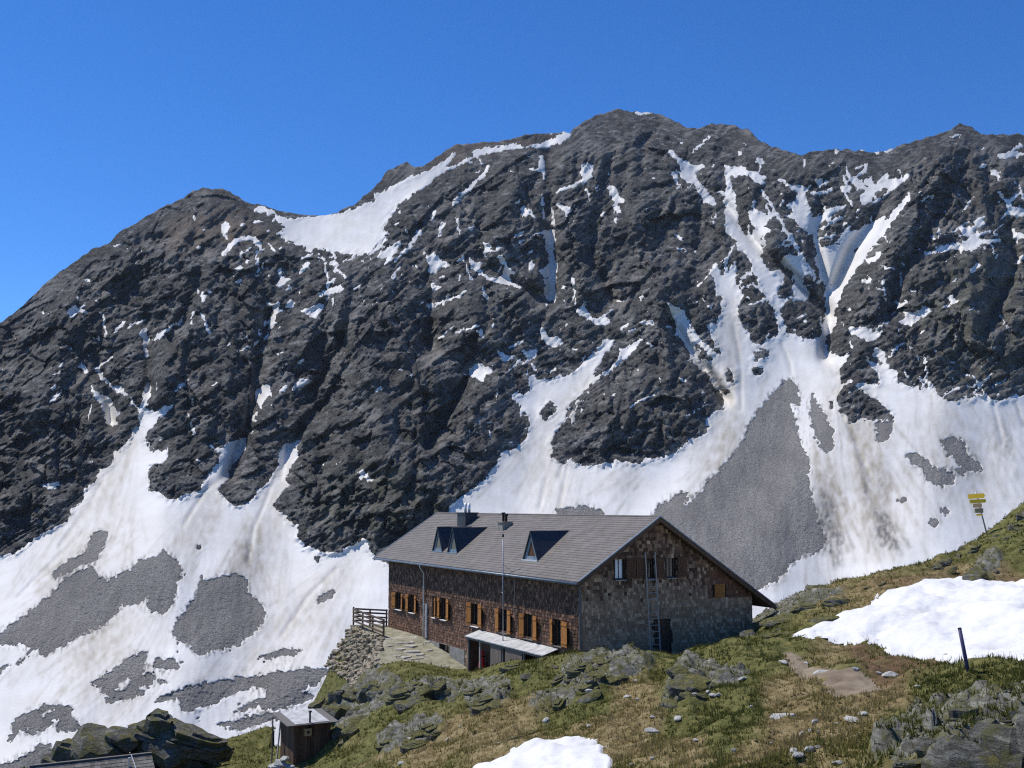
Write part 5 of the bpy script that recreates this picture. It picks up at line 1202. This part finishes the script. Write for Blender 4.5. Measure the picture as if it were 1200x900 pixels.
crag('rock_outcrop', 'layered pointed outcrop behind the shingle roof beside the meadow', [(185, 850, 52, 44), (205, 862, 80, 36), (178, 872, 50, 40), (235, 868, 60, 20), (215, 884, 70, 26), (225, 893, 60, 20)] + auto([(160, 860), (185, 840), (260, 880), (200, 890)], 7, 50, 10, 5), 45, (.1, .2, .35), .22, 'bare_schist', at_y=56, slabs=.35)
crag('rock_outcrop', 'tall lit cliff of grey rock beneath the terrace wall', auto([(380, 815), (412, 792), (440, 795), (425, 845), (400, 862), (378, 838)], 16, 30, 30, 6) , 6, (.4, .2, -.5), .12)
crag('rock_outcrop', 'band of broken grey rock along the terrace front', auto([(440, 798), (560, 796), (560, 806), (500, 826), (450, 830)], 20, 32, 13, 7), 7, (.1, .25, -.25), .14)
crag('rock_outcrop', 'dark rounded rock below the lean-to shelter', [(568, 815, 40, 26), (580, 822, 30, 22), (555, 806, 26, 16), (592, 800, 22, 12), (545, 800, 24, 10)], 8, (.1, .2, -.2), .1)
crag('rock_outcrop', 'low broken rocks in the grass above the plank shed', auto([(440, 880), (445, 860), (520, 847), (520, 858), (470, 882)], 12, 24, 9, 9), 9, (.1, .2, -.2), .12)
crag('rock_outcrop', 'dark layered rock rib running down in front of the hut corner', auto([(660, 780), (700, 770), (740, 772), (720, 795), (690, 812), (625, 836), (650, 810)], 16, 30, 15, 10), 10, (.2, .25, -.35), .14)
crag('rock_outcrop', 'mossy rocks crowning the mound right of the lean-to', auto([(600, 775), (650, 768), (740, 768), (700, 778), (610, 792)], 9, 26, 10, 11), 11, (.2, .2, -.1), .1)
crag('rock_outcrop', 'dark overhanging rock face under the grassy knoll', auto([(780, 800), (800, 780), (840, 784), (840, 805), (800, 826), (776, 830)], 12, 30, 20, 12) + [(810, 792, 46, 24), (830, 798, 36, 20), (862, 800, 30, 12)], 12, (.2, .3, .1), .12)
crag('rock_outcrop', 'dark stacked ledges at the right end of the hut', [(893, 728, 60, 16), (930, 717, 60, 14), (905, 742, 60, 10), (950, 708, 50, 10), (880, 738, 26, 18), (965, 722, 40, 8), (925, 733, 50, 8), (985, 700, 44, 8)], 13, (.1, .1, -.12), .12)
crag('boulder', 'grey slabby boulder on the slope below the signpost', [(1152, 660, 30, 30), (1143, 670, 32, 16), (1165, 655, 22, 26), (1135, 677, 24, 8)], 14, (.3, .3, -.7), .14)
crag('rock_outcrop', 'pale stones under the foot of the signpost', [(1150, 618, 14, 12), (1142, 626, 16, 9), (1168, 624, 13, 14), (1158, 631, 14, 6), (1128, 640, 18, 7)], 15, (.1, .2, -.3), .1)
crag('rock_outcrop', 'rocks breaking the skyline at the right edge', [(1197, 583, 22, 18), (1188, 590, 12, 10), (1208, 578, 26, 20)], 16, (.1, .2, -.3), .1)
crag('rock_outcrop', 'large dark overhanging crag with pale slabs in the bottom right corner', [(1165, 866, 100, 74), (1112, 872, 84, 58), (1202, 858, 84, 80), (1110, 832, 46, 15), (1148, 838, 36, 12), (1180, 830, 60, 18), (1088, 868, 44, 16), (1066, 866, 26, 18), (1050, 880, 30, 16), (1035, 890, 26, 16), (1095, 884, 44, 14), (1070, 892, 40, 14), (1130, 850, 40, 22), (1200, 838, 50, 14), (1145, 895, 60, 16), (1225, 850, 50, 60)], 17, (.1, -.1, -.1), .16, 'bare_schist', sink=.0, fwd=.9, slabs=.3)
crag('rock_outcrop', 'scattered low rocks along the ridge between hut and signpost', auto([(960, 700), (1010, 684), (1100, 660), (1150, 634), (1160, 640), (1110, 672), (1030, 690), (975, 708)], 14, 20, 8, 31), 31, (.1, .15, -.3), .1)
crag('rock_outcrop', 'scattered low rocks on the slope right of the signpost', auto([(1165, 625), (1195, 600), (1200, 650), (1175, 660)], 9, 16, 8, 32), 32, (.1, .15, -.3), .1)
crag('rock_slab', 'pale flat slab beside the path in the dry grass', [(918, 834, 36, 12), (908, 838, 20, 8)], 18, (.1, .12, -.15), .05, 'pale_stone')
crag('rock_slab', 'pale flat slab lying in the bare red soil', [(1045, 791, 24, 8)], 19, (.1, .05, 0), .04, 'pale_stone')
crag('rock_slab', 'pale slab lying on the trodden path', [(965, 786, 20, 5)], 20, (.1, .05, 0), .04, 'pale_stone')
crag('rock_slab', 'flat pale rock low in the middle of the dry slope', [(765, 857, 20, 5)], 24, (.1, .05, 0), .04, 'pale_stone')
crag('rock_slab', 'dark low rock left above the small snow patch', [(622, 856, 30, 9), (610, 861, 22, 7)], 25, (.1, .1, -.2), .1)
crag('rock_outcrop', 'pale boulders piled at the left foot of the plank shed', [(330, 893, 16, 9), (322, 897, 14, 8), (338, 897, 14, 9), (334, 888, 9, 6)], 26, (.1, .1, .1), .05, 'pale_stone', at_y=50)
# loose stones strewn over the slope
STN = [(918,778,12,4),(836,816,9,4),(842,818,7,4),(830,814,7,4),(870,797,12,5),(794,843,10,6),(955,848,9,7),(950,860,10,7),(940,862,8,5),(960,862,7,5),(980,850,7,4),(930,884,9,7),(948,882,12,8),(936,893,14,6),(958,878,7,4),(982,897,16,6),(735,817,9,3),(748,821,6,4),(745,800,6,4),(765,844,6,3),
       (1000,846,20,4),(1010,838,14,3),(1075,805,7,3),(1030,790,6,3),(1110,770,7,3),(640,846,10,5),(700,890,6,4),(765,891,8,5),(740,897,7,4),(690,812,8,6),(480,870,7,4),(470,895,8,3),(525,868,6,4),(585,872,6,3),(540,852,5,3),(1003,786,8,5),(944,779,7,3),(1064,758,8,3),(880,830,5,3),(860,880,6,4),(905,872,6,4),(815,815,8,4),(815,868,6,3),(690,852,6,3)]
SMESH = [mesh_from(*rock_verts(2, random.Random(500 + i), 10, (1, .85, .55), .05, .05)) for i in range(6)]
for q in SMESH: q.materials.append(M['pale_stone'])
r = random.Random(77)
ANC = [('the trodden path', 950, 785), ('the pale flat slab in the dry grass', 935, 850), ('the bottom right crag', 1000, 870), ('the bare red soil', 1060, 785), ('the dark overhanging rock face', 825, 815), ('the small snow patch', 700, 870), ('the plank shed', 500, 870), ('the grassy slope in mid picture', 770, 830)]
near = {i: min(ANC, key=lambda q: (q[1] - a[0]) ** 2 + 2 * (q[2] - a[1]) ** 2)[0] for i, a in enumerate(STN)}
ORD = 'first second third fourth fifth sixth seventh eighth ninth tenth eleventh twelfth thirteenth fourteenth'.split()
SLAB = {}
for nm in set(near.values()):
    for j, i in enumerate(sorted([i for i in near if near[i] == nm], key=lambda i: STN[i][0])): SLAB[i] = '%s loose pale stone from the left near %s' % (ORD[j], nm)
for i, (px, py, w_, h_) in enumerate(STN):
    p = spot(px, py); k = p.y / FPX
    o = link('loose_stone', SMESH[i % 6], label=SLAB[i], cat='stone', group='loose stones on the slope')
    o.location = (p.x, p.y, p.z + h_ * k * .2); o.scale = (w_ * k * .55, w_ * k * .5, h_ * k * .9); o.rotation_euler = (r.uniform(-.2, .2), r.uniform(-.2, .2), r.uniform(0, 6))

# ================================================================== GRASS
gmask = (1 - 0.62 * smooth(0.25, 0.5, rk)) * (1 - smooth(0.2, 0.4, sn_)) * (1 - smooth(0.3, 0.6, pt)) * (1 - 0.75 * np.clip(so, 0, 1)) * (1 - 0.8 * terr_in)
gmask *= (bx > -30) & (bx < 1230) & (by > 560) & (by < 960) & (TY > 15) & (TY < 72)
gmask *= (ls < -0.1) | (ls > 10.3) | (lt < -0.1) | (lt > 24.5)
gmask *= 0.25 + 0.75 * smooth(-0.15, 0.25, fbm(hx / 1.6, hy / 1.6, 3, 4))
ii = rng.choice(gmask.size, 62000, p=(gmask / gmask.sum()).ravel())
gx = TX.ravel()[ii]; gy = TY.ravel()[ii]; gz = TZ.ravel()[ii]
cellx = gy * 2.2 / FPX; jx = (rng.random(len(ii)) - .5) * cellx * 1.4; jy = (rng.random(len(ii)) - .5) * gy * .006
gx = gx + jx; gy2 = gy + jy
NBL = 4
tone0 = np.clip(dryv.ravel()[ii] * .95 - .12 + .45 * fbm(gx / 2.5, gy / 2.5, 3, 9) + rng.normal(size=len(ii)) * .12, 0, 1)
hh = (0.05 + 0.11 * rng.random(len(ii))) * (0.8 + 0.6 * (fbm(gx / 1.3, gy / 1.3, 2, 3)))
vv = np.zeros((len(ii), NBL, 3, 3)); tt_ = np.zeros((len(ii), NBL, 3)); hh = np.where(rng.random(len(ii)) < .07, hh * 2.0, hh)
for b in range(NBL):
    an = rng.random(len(ii)) * 6.283; ln = rng.random(len(ii)) * .9 * hh; wd = .010 + .016 * rng.random(len(ii))
    ca_, sa_ = np.cos(an), np.sin(an); ox, oy = rng.normal(size=len(ii)) * .04, rng.normal(size=len(ii)) * .04
    vv[:, b, 0] = np.stack([gx + ox - sa_ * wd, gy2 + oy + ca_ * wd, gz - .03], 1)
    vv[:, b, 1] = np.stack([gx + ox + sa_ * wd, gy2 + oy - ca_ * wd, gz - .03], 1)
    vv[:, b, 2] = np.stack([gx + ox + ca_ * ln, gy2 + oy + sa_ * ln, gz + hh * (.6 + .6 * rng.random(len(ii)))], 1)
    tt_[:, b] = np.clip(tone0 + rng.normal(size=len(ii)) * .08, 0, 1)[:, None]
me = mesh_from(vv.reshape(-1, 3), np.arange(len(ii) * NBL * 3).reshape(-1, 3), False, {'tone': tt_.ravel()}, 'grass')
link('grass', me, M['grass'], kind='stuff', label='short green and straw coloured alpine grass over the hillside', cat='grass')

# ================================================================== THE AIR
m = MB(); m.box(-2200, 2200, -60, 2300, -420, 760)
t = NT('haze'); t.t.nodes.remove(t.p)
pv = t.n('ShaderNodeVolumePrincipled'); pv.inputs['Color'].default_value = (0.80, 0.88, 1.0, 1); pv.inputs['Density'].default_value = 2.2e-5
t.lk(pv.outputs[0], t.out.inputs['Volume'])
m.build('haze', t.m, kind='stuff', label='thin blue mountain air between the hut and the peaks', cat='haze')
